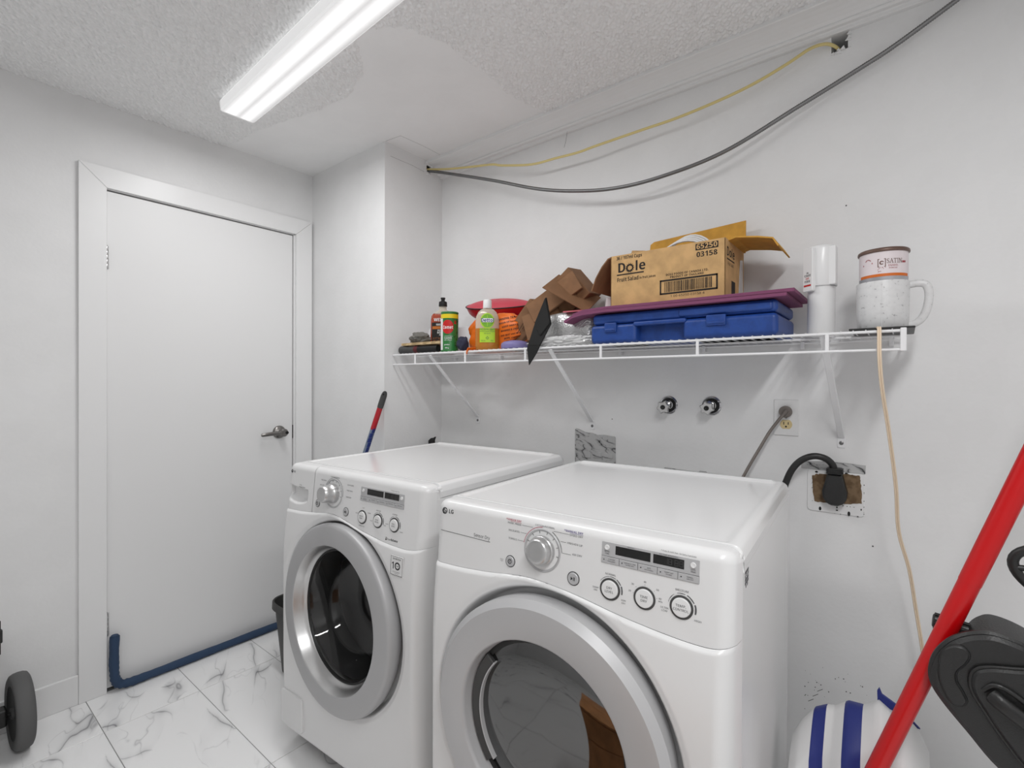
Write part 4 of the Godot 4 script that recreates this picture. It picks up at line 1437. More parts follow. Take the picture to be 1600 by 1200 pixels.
func shelf_left_items() -> void:
	# dark tube with the thin stick lying on it
	var t := thing("flashlight", "dark grey cylindrical torch lying at the left end of the wire shelf", "flashlight")
	var ax := Transform3D(Basis(Vector3(0, 0, 1), -PI / 2) , Vector3(0.652, SY + 0.0185, 0.275))
	var st := S()
	lathe(st, [Vector2(0.0135, 0.006), Vector2(0.0150, 0.0), Vector2(0.0178, 0.0), Vector2(0.0185, 0.004), Vector2(0.0185, 0.05), Vector2(0.0165, 0.056), Vector2(0.0165, 0.10), Vector2(0.0175, 0.104)], 28, ax)
	obj("barrel", st, M.dark_grey, t)
	st = S()
	lathe(st, [Vector2(0.0, 0.012), Vector2(0.014, 0.008)], 24, ax)
	obj("lens", st, M.black, t)
	st = S()
	lathe(st, [Vector2(0.0176, 0.104), Vector2(0.018, 0.106), Vector2(0.018, 0.128), Vector2(0.0176, 0.130)], 28, ax)
	obj("red_band", st, mat(Color(0.35, 0.10, 0.12), 0.6), t)
	st = S()
	lathe(st, [Vector2(0.0176, 0.130), Vector2(0.0165, 0.134), Vector2(0.0165, 0.25), Vector2(0.015, 0.256), Vector2(0.0, 0.257)], 28, ax)
	obj("tail", st, M.black, t)
	st = S()
	rbox(st, Vector3(0.672, SY + 0.0372, 0.252), Vector3(0.935, SY + 0.0492, 0.292), 0.0015, Transform3D(), 1)
	tag(obj("wood_strip", st, M.wood), "pale wooden strip lying on the dark torch", "wood strip")
	st = S()
	lump_mesh(st, lump(Vector3(0.762, SY + 0.071, 0.252), Vector3(0.055, 0.026, 0.04), 0.4, 0.012, 4, 1.0, SY + 0.0496), 40, 26)
	tag(obj("grey_cloth", st, M.grey_cloth), "crumpled grey cloth on the wooden strip beside the amber bottle", "cloth")
	st = S()
	var xw := Transform3D(Basis(Vector3.RIGHT, -0.12), Vector3(-0.026, SY, 0.128))
	prism(st, PackedVector2Array([Vector2(0.668, 0), Vector2(1.0, 0), Vector2(1.0, 0.125), Vector2(0.70, 0.135), Vector2(0.694, 0.125)]), 0, 0.003, xw)
	tag(obj("white_card", st, M.white_paper), "white sheet of card standing behind the amber bottle", "card")
	# amber floor polish bottle
	t = thing("polish_bottle", "amber oval plastic bottle with black push-pull cap and black label", "bottle", Vector3(0.858, SY, 0.20), deg_to_rad(46))
	st = S()
	var sq := 0.55
	lathe(st, [Vector2(0.0, 0.0), Vector2(0.05, 0.0), Vector2(0.0545, 0.004), Vector2(0.0555, 0.012), Vector2(0.0565, 0.09), Vector2(0.0555, 0.155), Vector2(0.0525, 0.172), Vector2(0.046, 0.182)], 40, Transform3D(), 0, TAU, sq)
	obj("bottle_body", st, M.amber, t)
	st = S()
	lathe(st, [Vector2(0.046, 0.182), Vector2(0.036, 0.190), Vector2(0.024, 0.197), Vector2(0.017, 0.203), Vector2(0.0165, 0.217), Vector2(0.0, 0.2175)], 32, Transform3D(), 0, TAU, 0.7)
	obj("neck", st, M.clear_plastic, t)
	st = S()
	lathe(st, [Vector2(0.0, 0.2176), Vector2(0.019, 0.2176), Vector2(0.0195, 0.219), Vector2(0.0185, 0.238), Vector2(0.012, 0.241), Vector2(0.0085, 0.243), Vector2(0.0085, 0.250), Vector2(0.011, 0.252), Vector2(0.0105, 0.258), Vector2(0.0, 0.2585)], 28)
	obj("cap", st, M.black, t)
	var lb := func(called, y0, y1, a0, a1, m):
		var s := S()
		band(s, 0.0572, y0, y1, a0, a1, Transform3D(), sq)
		return obj(called, s, m, t)
	lb.call("label", 0.010, 0.140, -62, 62, mat(Color(0.10, 0.085, 0.075), 0.5))
	st = S()
	band(st, 0.0577, 0.024, 0.072, -50, 50, Transform3D(), sq)
	obj("label_picture", st, triplanar(mat(Color(0.48, 0.29, 0.16), 0.5, 0, {"albedo_texture": noise_tex(FastNoiseLite.TYPE_SIMPLEX, 0.03, 256, 4, false, 0, ramp([Color(0.3, 0.3, 0.3), Color(1, 1, 1)], [0.3, 0.7]), 77)}), 9.0, false), t)
	st = S()
	band(st, 0.0578, 0.110, 0.123, -55, 40, Transform3D(), sq)
	obj("label_band", st, mat(Color(0.75, 0.42, 0.13), 0.5), t)
	st = S()
	var zz := 0.0565 * sq + 0.0016
	txt(st, "WEIMAN", 0.0135, at3(-0.004, 0.152, zz + 0.0005), font_bold, 0, 0.95, 0.11)
	txt(st, "HARDWOOD", 0.0085, at3(0, 0.130, zz), font_bold, 0, 0.9, 0.11)
	txt(st, "POLISH &", 0.0078, at3(0, 0.103, zz), font_bold, 0, 1, 0.11)
	txt(st, "RESTORER", 0.0078, at3(0, 0.093, zz), font_bold, 0, 1, 0.11)
	txt(st, "FLOOR", 0.0075, at3(0, 0.083, zz), font_bold, 0, 1, 0.11)
	obj("lettering", st, M.white, t)
	# cleanser can
	t = thing("cleanser_can", "green cleanser canister with yellow band and red round emblem", "can", Vector3(0.966, SY, 0.262), deg_to_rad(46))
	st = S()
	lathe(st, [Vector2(0.0, 0.0), Vector2(0.0385, 0.0), Vector2(0.0392, 0.0015), Vector2(0.0392, 0.005), Vector2(0.038, 0.007), Vector2(0.038, 0.166), Vector2(0.0388, 0.168), Vector2(0.0388, 0.172), Vector2(0.0375, 0.174), Vector2(0.036, 0.171), Vector2(0.0, 0.171)], 40)
	obj("can_body", st, M.green_can, t)
	st = S()
	band(st, 0.0383, 0.145, 0.163, -110, 110)
	obj("yellow_band", st, M.yellow, t)
	st = S()
	band(st, 0.0384, 0.008, 0.144, -95, -50)
	obj("white_panel", st, M.white, t)
	st = S()
	wrap_ellipse(st, Vector2(-0.009, 0.107), 0.027, 0.030, 0.0386)
	obj("emblem", st, M.red, t)
	st = S()
	txt(st, "Comet", 0.0135, around(-0.009, 0.105, 0.0389), font_bold, 0, 0.8, 0.0389)
	txt(st, "DISINFECTANT", 0.0042, around(-0.006, 0.066, 0.0386), font_plain, 0, 1, 0.0386)
	txt(st, "CLEANSER", 0.0052, around(-0.008, 0.058, 0.0386), font_bold, 0, 1, 0.0386)
	txt(st, "with bleach", 0.0048, around(-0.008, 0.050, 0.0386), font_plain, 0, 1, 0.0386)
	txt(st, "powder", 0.0050, around(-0.012, 0.030, 0.0386), font_bold, 0, 1, 0.0386)
	txt(st, "400 g", 0.0050, around(-0.012, 0.016, 0.0386), font_bold, 0, 1, 0.0386)
	obj("lettering", st, M.white, t)
	st = S()
	for k in 22:
		var cx := rng.randf_range(0.022, 0.05)
		var cy := rng.randf_range(0.012, 0.135)
		wrap_poly(st, disc_poly(Vector2(cx, cy), rng.randf_range(0.002, 0.0045), 7), 0.0384)
	obj("side_print", st, mat(Color(0.12, 0.28, 0.16), 0.5), t)
	st = S()
	wrap_poly(st, rrect(0.020, 0.120, 0.031, 0.134, 0.001), 0.0385)
	obj("red_stamp", st, M.red, t)
	st = S()
	lump_mesh(st, lump(Vector3(1.048, SY + 0.032, 0.262), Vector3(0.026, 0.032, 0.022), 0.3, 0.011, 14, 1.0, SY), 30, 20)
	tag(obj("navy_cloth", st, M.navy_cloth), "small crumpled navy cloth beside the green canister", "cloth")
	# red zipped case
	t = thing("red_case", "red lens-shaped case with black piping lying on the orange bag", "case", Vector3(1.107, 1.612, 0.092), 0)
	t.rotation = Vector3(deg_to_rad(20), deg_to_rad(3), deg_to_rad(-4))
	var half := func(b, top):
		# b: direction in the plane; egg outline
		return Vector2(cos(b) * 0.178, sin(b) * 0.082 * (1.0 - 0.15 * cos(b)))
	st = S()
	grid(st, 56, 12, func(a, b):
		var o: Vector2 = half.call(a * TAU, true) * b
		return Vector3(o.x, 0.024 * (1.0 - pow(b, 3.0)), -o.y) if b > 0.001 else Vector3(0, 0.024, 0))
	obj("top_shell", st, M.red_top, t)
	st = S()
	grid(st, 56, 14, func(a, b):
		var o: Vector2 = half.call(-a * TAU, false) * b
		return Vector3(o.x, -0.075 * sqrt(maxf(0.0, 1.0 - pow(b, 2.6))), -o.y))
	obj("bottom_shell", st, M.red_case, t)
	st = S()
	var pp := []
	for k in 57:
		var o: Vector2 = half.call(TAU * k / 56.0, true)
		pp.append(Vector3(o.x, 0, -o.y))
	sweep(st, pp, 0.0028, 6, false)
	obj("piping", st, M.black, t)
	# orange bag with black print
	var bag := lump(Vector3(1.175, SY + 0.078, 0.178), Vector3(0.158, 0.084, 0.052), 0.22, 0.008, 23, 1.2, SY)
	st = S()
	lump_mesh(st, bag, 80, 50)
	t = thing("orange_bag", "crumpled orange plastic bag with black printed warning, behind the amber liquid bottle", "bag")
	obj("bag_body", st, M.orange_bag, t)
	st = S()
	var rows := [["WARNING: TO AVOID", 0.44, 0.055], ["DANGER OF SUFFOCATION,", 0.30, 0.045], ["KEEP AWAY FROM", 0.17, 0.045], ["BABIES & CHILDREN.", 0.05, 0.045], ["DO NOT USE IN CRIBS,", -0.10, 0.045], ["BEDS, CARRIAGES", -0.22, 0.045], ["OR PLAYPENS.", -0.34, 0.045]]
	for r in rows:
		var s2 := SurfaceTool.new()
		s2.begin(Mesh.PRIMITIVE_TRIANGLES)
		txt(s2, r[0], r[2], Transform3D(), font_bold)
		var arr := s2.commit_to_arrays()
		for v in arr[Mesh.ARRAY_VERTEX]:
			var lon: float = v.x * 1.25 + 0.75 - r[1] * 0.2
			var lat: float = v.y * 1.5 + r[1] * 1.35 + v.x * 0.25
			var dir := Vector3(sin(lon) * cos(lat), sin(lat), cos(lon) * cos(lat))
			var p: Vector3 = bag.call(dir)
			vtx(st, p + dir * 0.0016, dir)
	obj("print", st, M.black, t)
	st = S()
	sweep(st, curve([Vector3(1.10, SY + 0.006, 0.215), Vector3(1.105, SY + 0.005, 0.28), Vector3(1.125, SY + 0.003, 0.312), Vector3(1.128, SY - 0.010, 0.322), Vector3(1.130, SY - 0.018, 0.322)], 5), func(u): return 0.010 - 0.005 * u, 8, true, 0.3)
	obj("bag_tail", st, M.orange_bag, t)
	# antiseptic bottle
	t = thing("antiseptic_bottle", "clear bottle half full of amber liquid with white cap and lime green label", "bottle", Vector3(1.187, SY, 0.262), deg_to_rad(41))
	st = S()
	lathe(st, [Vector2(0.049, 0.0882), Vector2(0.049, 0.118), Vector2(0.046, 0.138), Vector2(0.038, 0.155), Vector2(0.027, 0.166), Vector2(0.018, 0.170), Vector2(0.017, 0.176)], 44, Transform3D(), 0, TAU, 0.58)
	obj("bottle_body", st, M.clear_plastic, t)
	st = S()
	lathe(st, [Vector2(0.0, 0.0), Vector2(0.043, 0.0), Vector2(0.048, 0.005), Vector2(0.049, 0.02), Vector2(0.049, 0.088), Vector2(0.0, 0.0881)], 44, Transform3D(), 0, TAU, 0.58)
	obj("liquid", st, M.amber_liquid, t)
	st = S()
	lathe(st, [Vector2(0.0, 0.171), Vector2(0.0175, 0.171), Vector2(0.0182, 0.174), Vector2(0.0172, 0.203), Vector2(0.0155, 0.2065), Vector2(0.0, 0.207)], 32)
	obj("cap", st, M.white, t)
	st = S()
	var zd := 0.049 * 0.58
	oval_label(st, -0.031, 0.031, func(_x): return 0.030, func(_x): return 0.088, 0.049, zd, 0.0012)
	obj("label", st, M.lime, t)
	for e in [[0.0285, 0.031, 0.0012, M.lime], [0.0245, 0.027, 0.0018, M.green_oval]]:
		st = S()
		var eh := func(x): return e[1] * sqrt(maxf(0.0, 1.0 - pow(x / e[0], 2.0)))
		oval_label(st, -e[0], e[0], func(x): return 0.118 - eh.call(x), func(x): return 0.118 + eh.call(x), 0.049, zd, e[2])
		obj("label_oval", st, e[3], t)
	st = S()
	box(st, Vector3(-0.0008, 0.096, zd + 0.0014), Vector3(0.0008, 0.1395, zd + 0.0022))
	obj("sword", st, M.lime, t)
	st = S()
	prism(st, rrect(-0.0225, 0.1115, 0.0225, 0.1275, 0.003), zd - 0.006, zd + 0.0026)
	obj("name_plate", st, M.white, t)
	st = S()
	txt(st, "Dettol", 0.0135, at3(0, 0.1195, zd + 0.003), font_bold, 0, 0.95)
	obj("lettering", st, M.dettol_blue, t)
	st = S()
	txt(st, "ANTISEPTIC LIQUID", 0.0052, at3(0, 0.083, zd + 0.0024), font_bold, 0, 0.9)
	txt(st, "ANTISEPTIQUE LIQUIDE", 0.0046, at3(0, 0.0745, zd + 0.0024), font_plain, 0, 0.9)
	txt(st, "Kills germs", 0.004, at3(0, 0.0665, zd + 0.0024), font_plain)
	txt(st, "500 mL", 0.0045, at3(-0.017, 0.037, zd + 0.0018), font_plain)
	txt(st, "DIN", 0.0045, at3(0.019, 0.037, zd + 0.0018), font_plain)
	prism(st, arc_band(Vector2(0, 0.048), 0.005, 0.0065, 0, 360, 4), zd, zd + 0.0024)
	obj("lettering", st, M.teal_print, t)
	# lavender lid and brass ring
	st = S()
	lathe(st, [Vector2(0.0, 0.0), Vector2(0.055, 0.0), Vector2(0.0565, 0.003), Vector2(0.0565, 0.017), Vector2(0.054, 0.022), Vector2(0.045, 0.028), Vector2(0.02, 0.033), Vector2(0.0, 0.034)], 44, at3(1.328, SY, 0.255))
	tag(obj("lavender_lid", st, M.lavender), "round lavender plastic lid on the shelf between clear bottle and black cloth", "lid")
	st = S()
	var ring := []
	for k in 29:
		var a := TAU * k / 28.0
		ring.append(Vector3(1.418 + cos(a) * 0.012, SY + 0.0165 + sin(a) * 0.0145, 0.235))
	sweep(st, ring, 0.003, 8, false)
	tag(obj("brass_ring", st, M.brass), "small brass ring standing behind the lavender lid", "ring")


func slope_box(st: SurfaceTool, c: Vector3, size: Vector3, rot: Vector3, r := 0.003) -> void:
	rbox(st, -size / 2, size / 2, r, Transform3D(Basis.from_euler(rot), c), 1)


# thin bent sheet of card through a path in xy, from z0 to z1
func sheet(st: SurfaceTool, path: Array, th: float, z0: float, z1: float, xf := Transform3D()) -> void:
	var up := PackedVector2Array()
	var dn := PackedVector2Array()
	for i in path.size():
		var d: Vector2 = (path[mini(i + 1, path.size() - 1)] - path[maxi(i - 1, 0)]).normalized()
		var n := Vector2(-d.y, d.x) * th / 2
		up.append(path[i] + n)
		dn.append(path[i] - n)
	for i in path.size() - 1:
		var a := up[i]
		var b := up[i + 1]
		var c := dn[i]
		var d := dn[i + 1]
		quad(st, xf * Vector3(a.x, a.y, z1), xf * Vector3(b.x, b.y, z1), xf * Vector3(b.x, b.y, z0), xf * Vector3(a.x, a.y, z0))
		quad(st, xf * Vector3(c.x, c.y, z0), xf * Vector3(d.x, d.y, z0), xf * Vector3(d.x, d.y, z1), xf * Vector3(c.x, c.y, z1))
		quad(st, xf * Vector3(c.x, c.y, z1), xf * Vector3(d.x, d.y, z1), xf * Vector3(b.x, b.y, z1), xf * Vector3(a.x, a.y, z1))
		quad(st, xf * Vector3(d.x, d.y, z0), xf * Vector3(c.x, c.y, z0), xf * Vector3(a.x, a.y, z0), xf * Vector3(b.x, b.y, z0))
	var e := path.size() - 1
	quad(st, xf * Vector3(dn[0].x, dn[0].y, z0), xf * Vector3(dn[0].x, dn[0].y, z1), xf * Vector3(up[0].x, up[0].y, z1), xf * Vector3(up[0].x, up[0].y, z0))
	quad(st, xf * Vector3(dn[e].x, dn[e].y, z1), xf * Vector3(dn[e].x, dn[e].y, z0), xf * Vector3(up[e].x, up[e].y, z0), xf * Vector3(up[e].x, up[e].y, z1))


func shelf_middle_items() -> void:
	# crushed carton
	var t := thing("crushed_carton", "crushed brown cardboard carton tilted between the red case and the printed box", "carton")
	var st := S()
	slope_box(st, Vector3(1.468, 1.580, 0.125), Vector3(0.25, 0.135, 0.12), Vector3(0.12, 0.12, 0.68))
	obj("carton_body", st, M.card_dark, t)
	st = S()
	slope_box(st, Vector3(1.545, 1.605, 0.185), Vector3(0.19, 0.004, 0.15), Vector3(0.5, 0.1, -0.62), 0.001)
	obj("flap", st, M.card_dark, t)
	st = S()
	slope_box(st, Vector3(1.475, 1.592, 0.205), Vector3(0.23, 0.085, 0.012), Vector3(-0.15, 0.1, 0.56), 0.003)
	obj("flap", st, M.card_dark, t)
	st = S()
	slope_box(st, Vector3(1.322, 1.499, 0.165), Vector3(0.21, 0.085, 0.085), Vector3(0.1, 0.05, 0.80), 0.006)
	obj("carton_end", st, M.card_dark, t)
	st = S()
	slope_box(st, Vector3(1.43, 1.50, 0.215), Vector3(0.15, 0.11, 0.006), Vector3(-0.3, 0.3, 0.35), 0.002)
	obj("flap", st, M.card_dark, t)
	st = S()
	for k in 3:
		sweep(st, curve([Vector3(1.30 + k * 0.03, 1.46 + k * 0.02, 0.212), Vector3(1.335 + k * 0.03, 1.50 + k * 0.02, 0.216), Vector3(1.35 + k * 0.04, 1.53 + k * 0.02, 0.21)], 4), 0.0012, 5)
	obj("crease", st, mat(Color(0.32, 0.22, 0.15), 0.9), t)
	# black cloth hanging over the rail
	st = S()
	var up := Transform3D(Basis(Vector3.RIGHT, -0.30), Vector3(0, 1.400, 0.3215))
	prism(st, PackedVector2Array([Vector2(1.440, 0.0), Vector2(1.495, 0.0), Vector2(1.527, 0.082), Vector2(1.484, 0.19), Vector2(1.478, 0.188), Vector2(1.455, 0.10)]), -0.002, 0.003, up, 0.001)
	prism(st, PackedVector2Array([Vector2(1.436, 1.390), Vector2(1.440, 1.402), Vector2(1.495, 1.402), Vector2(1.480, 1.374), Vector2(1.445, 1.329)]), 0.3185, 0.323, Transform3D(), 0.001)
	t = thing("black_cloth", "black triangular cloth draped over the front rail of the shelf", "cloth")
	obj("cloth_body", st, M.black_cloth, t)
	st = S()
	prism(st, PackedVector2Array([Vector2(1.470, 0.06), Vector2(1.492, 0.035), Vector2(1.526, 0.084), Vector2(1.484, 0.186)]), 0.003, 0.008, up, 0.002)
	obj("cloth_fold", st, M.black_cloth, t)
	# silver pouch and clear wrap
	st = S()
	lump_mesh(st, lump(Vector3(1.550, SY + 0.068, 0.19), Vector3(0.132, 0.066, 0.07), 0.07, 0.012, 33, 1.35, SY), 60, 36)
	tag(obj("silver_pouch", st, M.foil), "puffy silver foil pouch left of the blue tool case", "pouch")
	st = S()
	lump_mesh(st, lump(Vector3(1.565, SY + 0.015, 0.285), Vector3(0.125, 0.019, 0.024), 0.55, 0.03, 41, 1.1, SY), 70, 24)
	tag(obj("clear_wrap", st, M.clear_film), "crumpled clear plastic wrap in front of the silver pouch", "plastic wrap")
	# blue tool case
	t = thing("tool_case", "long blue plastic tool case under the purple mat", "tool case")
	var x0 := 1.690
	var x1 := 2.262
	var zf := 0.300
	var zb := 0.045
	st = S()
	rbox(st, Vector3(x0 + 0.003, 1.4605, zb), Vector3(x1 - 0.002, 1.496, zf - 0.006), 0.012, Transform3D(), 3)
	rbox(st, Vector3(x0 + 0.30, 1.466, zf - 0.03), Vector3(x1 - 0.012, 1.490, zf - 0.001), 0.008, Transform3D(), 3)
	obj("case_lid", st, M.blue_case, t)
	st = S()
	rbox(st, Vector3(x0, SY, zb), Vector3(x0 + 0.165, 1.4585, zf), 0.012, Transform3D(), 3)
	rbox(st, Vector3(x0 + 0.315, SY, zb), Vector3(x1, 1.4585, zf), 0.014, Transform3D(), 3)
	rbox(st, Vector3(x0 + 0.02, SY, zb), Vector3(x1 - 0.02, 1.4585, zf - 0.034), 0.008, Transform3D(), 2)
	obj("case_base", st, M.blue_case, t)
	st = S()
	rbox(st, Vector3(x0 + 0.155, 1.448, zf - 0.016), Vector3(x0 + 0.325, 1.462, zf + 0.002), 0.006, Transform3D(), 3)
	obj("handle", st, M.blue_case, t)
	for lx in [[0.055, 0.098], [0.385, 0.44]]:
		st = S()
		rbox(st, Vector3(x0 + lx[0], 1.432, zf - 0.004), Vector3(x0 + lx[1], 1.464, zf + 0.007), 0.004, Transform3D(), 2)
		rbox(st, Vector3(x0 + lx[0] + 0.003, 1.4365, zf + 0.004), Vector3(x0 + lx[1] - 0.003, 1.444, zf + 0.010), 0.003, Transform3D(), 2)
		obj("latch", st, M.blue_case, t)
	# purple foam mat folded double on the case
	st = S()
	var lo := [Vector2(1.592, 1.478), Vector2(1.625, 1.494), Vector2(1.665, 1.501), Vector2(1.75, 1.5045), Vector2(1.90, 1.5030), Vector2(2.1, 1.5025), Vector2(2.285, 1.5025)]
	var hi := [Vector2(1.625, 1.500), Vector2(1.665, 1.5105), Vector2(1.75, 1.5145), Vector2(1.90, 1.5130), Vector2(2.1, 1.5130), Vector2(2.302, 1.5130)]
	t = thing("foam_mat", "purple foam mat folded double on top of the blue tool case", "mat")
	sheet(st, lo, 0.0088, 0.05, 0.314)
	obj("lower_layer", st, M.purple, t)
	st = S()
	sheet(st, hi, 0.0088, 0.045, 0.310)
	obj("upper_layer", st, M.purple, t)
	st = S()
	sheet(st, [Vector2(1.555, 0.0), Vector2(1.62, -0.001), Vector2(1.68, -0.004), Vector2(1.742, -0.009)], 0.005, 0.0, 0.17, Transform3D(Basis(Vector3.RIGHT, 0.13), Vector3(0, 1.5445, 0.095)))
	tag(obj("pink_sheet", st, M.pink), "pink foam sheet poking out left of the printed cardboard box", "sheet")
	st = S()
	prism(st, PackedVector2Array([Vector2(1.665, 1.531), Vector2(1.755, 1.531), Vector2(1.755, 1.585), Vector2(1.672, 1.575)]), 0.0, 0.003, at3(0, 0, 0.15))
	tag(obj("white_paper", st, M.white_paper), "white paper tucked behind the left flap of the printed box", "paper")
	# printed carton, open, with flaps
	t = thing("fruit_cup_box", "open brown fruit cup carton with black print and barcode, on the purple mat", "cardboard box")
	var bx0 := 1.750
	var bx1 := 2.119
	var by0 := 1.5185
	var by1 := 1.692
	var bf := 0.270
	var bb := 0.060
	st = S()
	rbox(st, Vector3(bx0, by0, bf - 0.004), Vector3(bx1, by1, bf), 0.0015, Transform3D(), 1)
	rbox(st, Vector3(bx0, by0, bb), Vector3(bx1, by1, bb + 0.004), 0.0015, Transform3D(), 1)
	rbox(st, Vector3(bx0, by0, bb), Vector3(bx0 + 0.004, by1, bf), 0.0015, Transform3D(), 1)
	rbox(st, Vector3(bx1 - 0.004, by0, bb), Vector3(bx1, by1, bf), 0.0015, Transform3D(), 1)
	rbox(st, Vector3(bx0, by0, bb), Vector3(bx1, by0 + 0.004, bf), 0.0015, Transform3D(), 1)
	var bd := obj("box_body", st, M.card, t)
	st = S()
	sheet(st, [Vector2(bx0 + 0.002, by1 - 0.002), Vector2(bx0 - 0.012, by1 - 0.006), Vector2(bx0 - 0.035, by1 - 0.03), Vector2(bx0 - 0.058, by1 - 0.066), Vector2(bx0 - 0.075, by1 - 0.108)], 0.004, bb + 0.05, bf - 0.002)
	obj("flap", st, M.card_dark, t)
	st = S()
	var back := Transform3D(Basis(Vector3.RIGHT, -0.18), Vector3(0, by1 - 0.004, bb + 0.002))
	prism(st, PackedVector2Array([Vector2(bx0 + 0.045, 0), Vector2(bx1 + 0.006, 0.0), Vector2(bx1 + 0.002, 0.112), Vector2(bx0 + 0.06, 0.094), Vector2(bx0 + 0.047, 0.085)]), -0.002, 0.002, back)
	obj("flap", st, M.card_yellow, t)
	st = S()
	sheet(st, [Vector2(bx1 - 0.002, by1 - 0.002), Vector2(bx1 + 0.02, by1 + 0.004), Vector2(bx1 + 0.08, by1 - 0.006), Vector2(bx1 + 0.118, by1 - 0.016), Vector2(bx1 + 0.132, by1 - 0.040)], 0.004, bb + 0.004, bf - 0.03)
	obj("flap", st, M.card_yellow, t)
	st = S()
	prism(st, PackedVector2Array([Vector2(bx0 + 0.05, by1 - 0.002), Vector2(bx0 + 0.10, by1 - 0.002), Vector2(bx0 + 0.105, by1 + 0.012), Vector2(bx0 + 0.058, by1 + 0.020)]), bf - 0.045, bf - 0.041)
	obj("flap", st, M.card, t)
	st = S()
	var fx := at3(0, 0, bf + 0.0004)
	txt(st, "36 / 107ml Cups", 0.0105, fx * at3(1.771, 1.681, 0), font_bold, -1, 0.82)
	# company name: letters with a sunburst for the o
	var nm := at3(1.773, 1.6455, 0)
	txt(st, "D", 0.030, fx * at3(1.773, 1.6475, 0), font_bold, -1, 1.1)
	txt(st, "le", 0.030, fx * at3(1.8370, 1.6475, 0), font_bold, -1, 1.0)
	prism(st, arc_band(Vector2(1.8192, 1.6447), 0.0085, 0.0125, 0, 360, 24), 0, 0.0004, fx)
	for k in 14:
		var a := TAU * k / 14.0
		var d := Vector2(cos(a), sin(a))
		var n := Vector2(-d.y, d.x)
		var c := Vector2(1.8192, 1.6447)
		prism(st, PackedVector2Array([c + d * 0.0118 - n * 0.0018, c + d * 0.0118 + n * 0.0018, c + d * 0.0165]), 0, 0.0004, fx)
	box(st, Vector3(1.773, 1.6235, 0), Vector3(1.868, 1.6275, 0.0004), fx)
	txt(st, "Fruit Salad", 0.0125, fx * at3(1.773, 1.6085, 0), font_bold, -1, 0.86)
	txt(st, "in fruit juices", 0.0072, fx * at3(1.853, 1.6075, 0), font_bold, -1, 0.85)
	txt(st, "03158", 0.0145, fx * at3(2.066, 1.6525, 0), font_bold, 0, 1.1)
	txt(st, "DOLE FOODS OF CANADA LTD.", 0.0062, fx * at3(2.006, 1.6045, 0), font_bold, 0, 1.05)
	txt(st, "PRODUCT OF THAILAND", 0.0062, fx * at3(2.006, 1.5955, 0), font_bold, 0, 1.05)
	txt(st, "1 00 65250 03158 4", 0.0066, fx * at3(2.008, 1.5365, 0), font_plain, 0, 1.3)
	prism(st, rrect(2.033, 1.6665, 2.099, 1.6855, 0.001), 0, 0.0004, fx)
	for e in [[1.922, 1.5435, 2.098, 1.5485], [1.922, 1.5845, 2.098, 1.5895], [1.922, 1.5435, 1.9265, 1.5895], [2.0935, 1.5435, 2.098, 1.5895]]:
		box(st, Vector3(e[0], e[1], 0), Vector3(e[2], e[3], 0.0004), fx)
	var q := 1.9365
	while q < 2.082:
		var w := [0.001, 0.0018, 0.0028, 0.0012][rng.randi_range(0, 3)] as float
		box(st, Vector3(q, 1.5505, 0), Vector3(q + w, 1.5825, 0.0004), fx)
		q += w + [0.0012, 0.0018, 0.0026][rng.randi_range(0, 2)]
	obj("print", st, M.ink, bd)
	st = S()
	txt(st, "65250", 0.0145, fx * at3(2.066, 1.6762, 0.0005), font_bold, 0, 1.1)
	obj("print", st, M.card, bd)
	st = S()
	var sx := Transform3D(Basis(Vector3(0, 0, -1), Vector3(0, 1, 0), Vector3(1, 0, 0)), Vector3(bx1 + 0.0003, 0, 0))
	txt(st, "Dole", 0.026, sx * at3(-0.215, 1.655, 0), font_bold, 0, 1.1)
	box(st, Vector3(-0.255, 1.632, 0), Vector3(-0.175, 1.6355, 0.0004), sx)
	txt(st, "Fruit Salad", 0.010, sx * at3(-0.215, 1.621, 0), font_plain, 0, 0.9)
	box(st, Vector3(-0.205, 1.535, 0), Vector3(-0.165, 1.575, 0.0003), sx)
	obj("print", st, M.ink, bd)
	st = S()
	prism(st, PackedVector2Array([Vector2(-0.125, 1.545), Vector2(-0.075, 1.55), Vector2(-0.08, 1.66), Vector2(-0.11, 1.655)]), 0.0002, 0.0014, sx, 0.0005)
	obj("tape", st, M.clear_film, bd)
	# white cable coiled in the box
	st = S()
	var coil := []
	for k in 100:
		var a := TAU * k / 28.0
		coil.append(Vector3(1.968 + cos(a) * (0.078 + 0.003 * sin(k * 0.7)), 1.668 + sin(a) * (0.092 - 0.011 * (k / 28.0)), 0.12 + 0.022 * (k / 28.0)))
	sweep(st, coil, 0.0038, 8)
	tag(obj("coiled_cable", st, M.white), "white cable coiled inside the printed cardboard box", "cable")


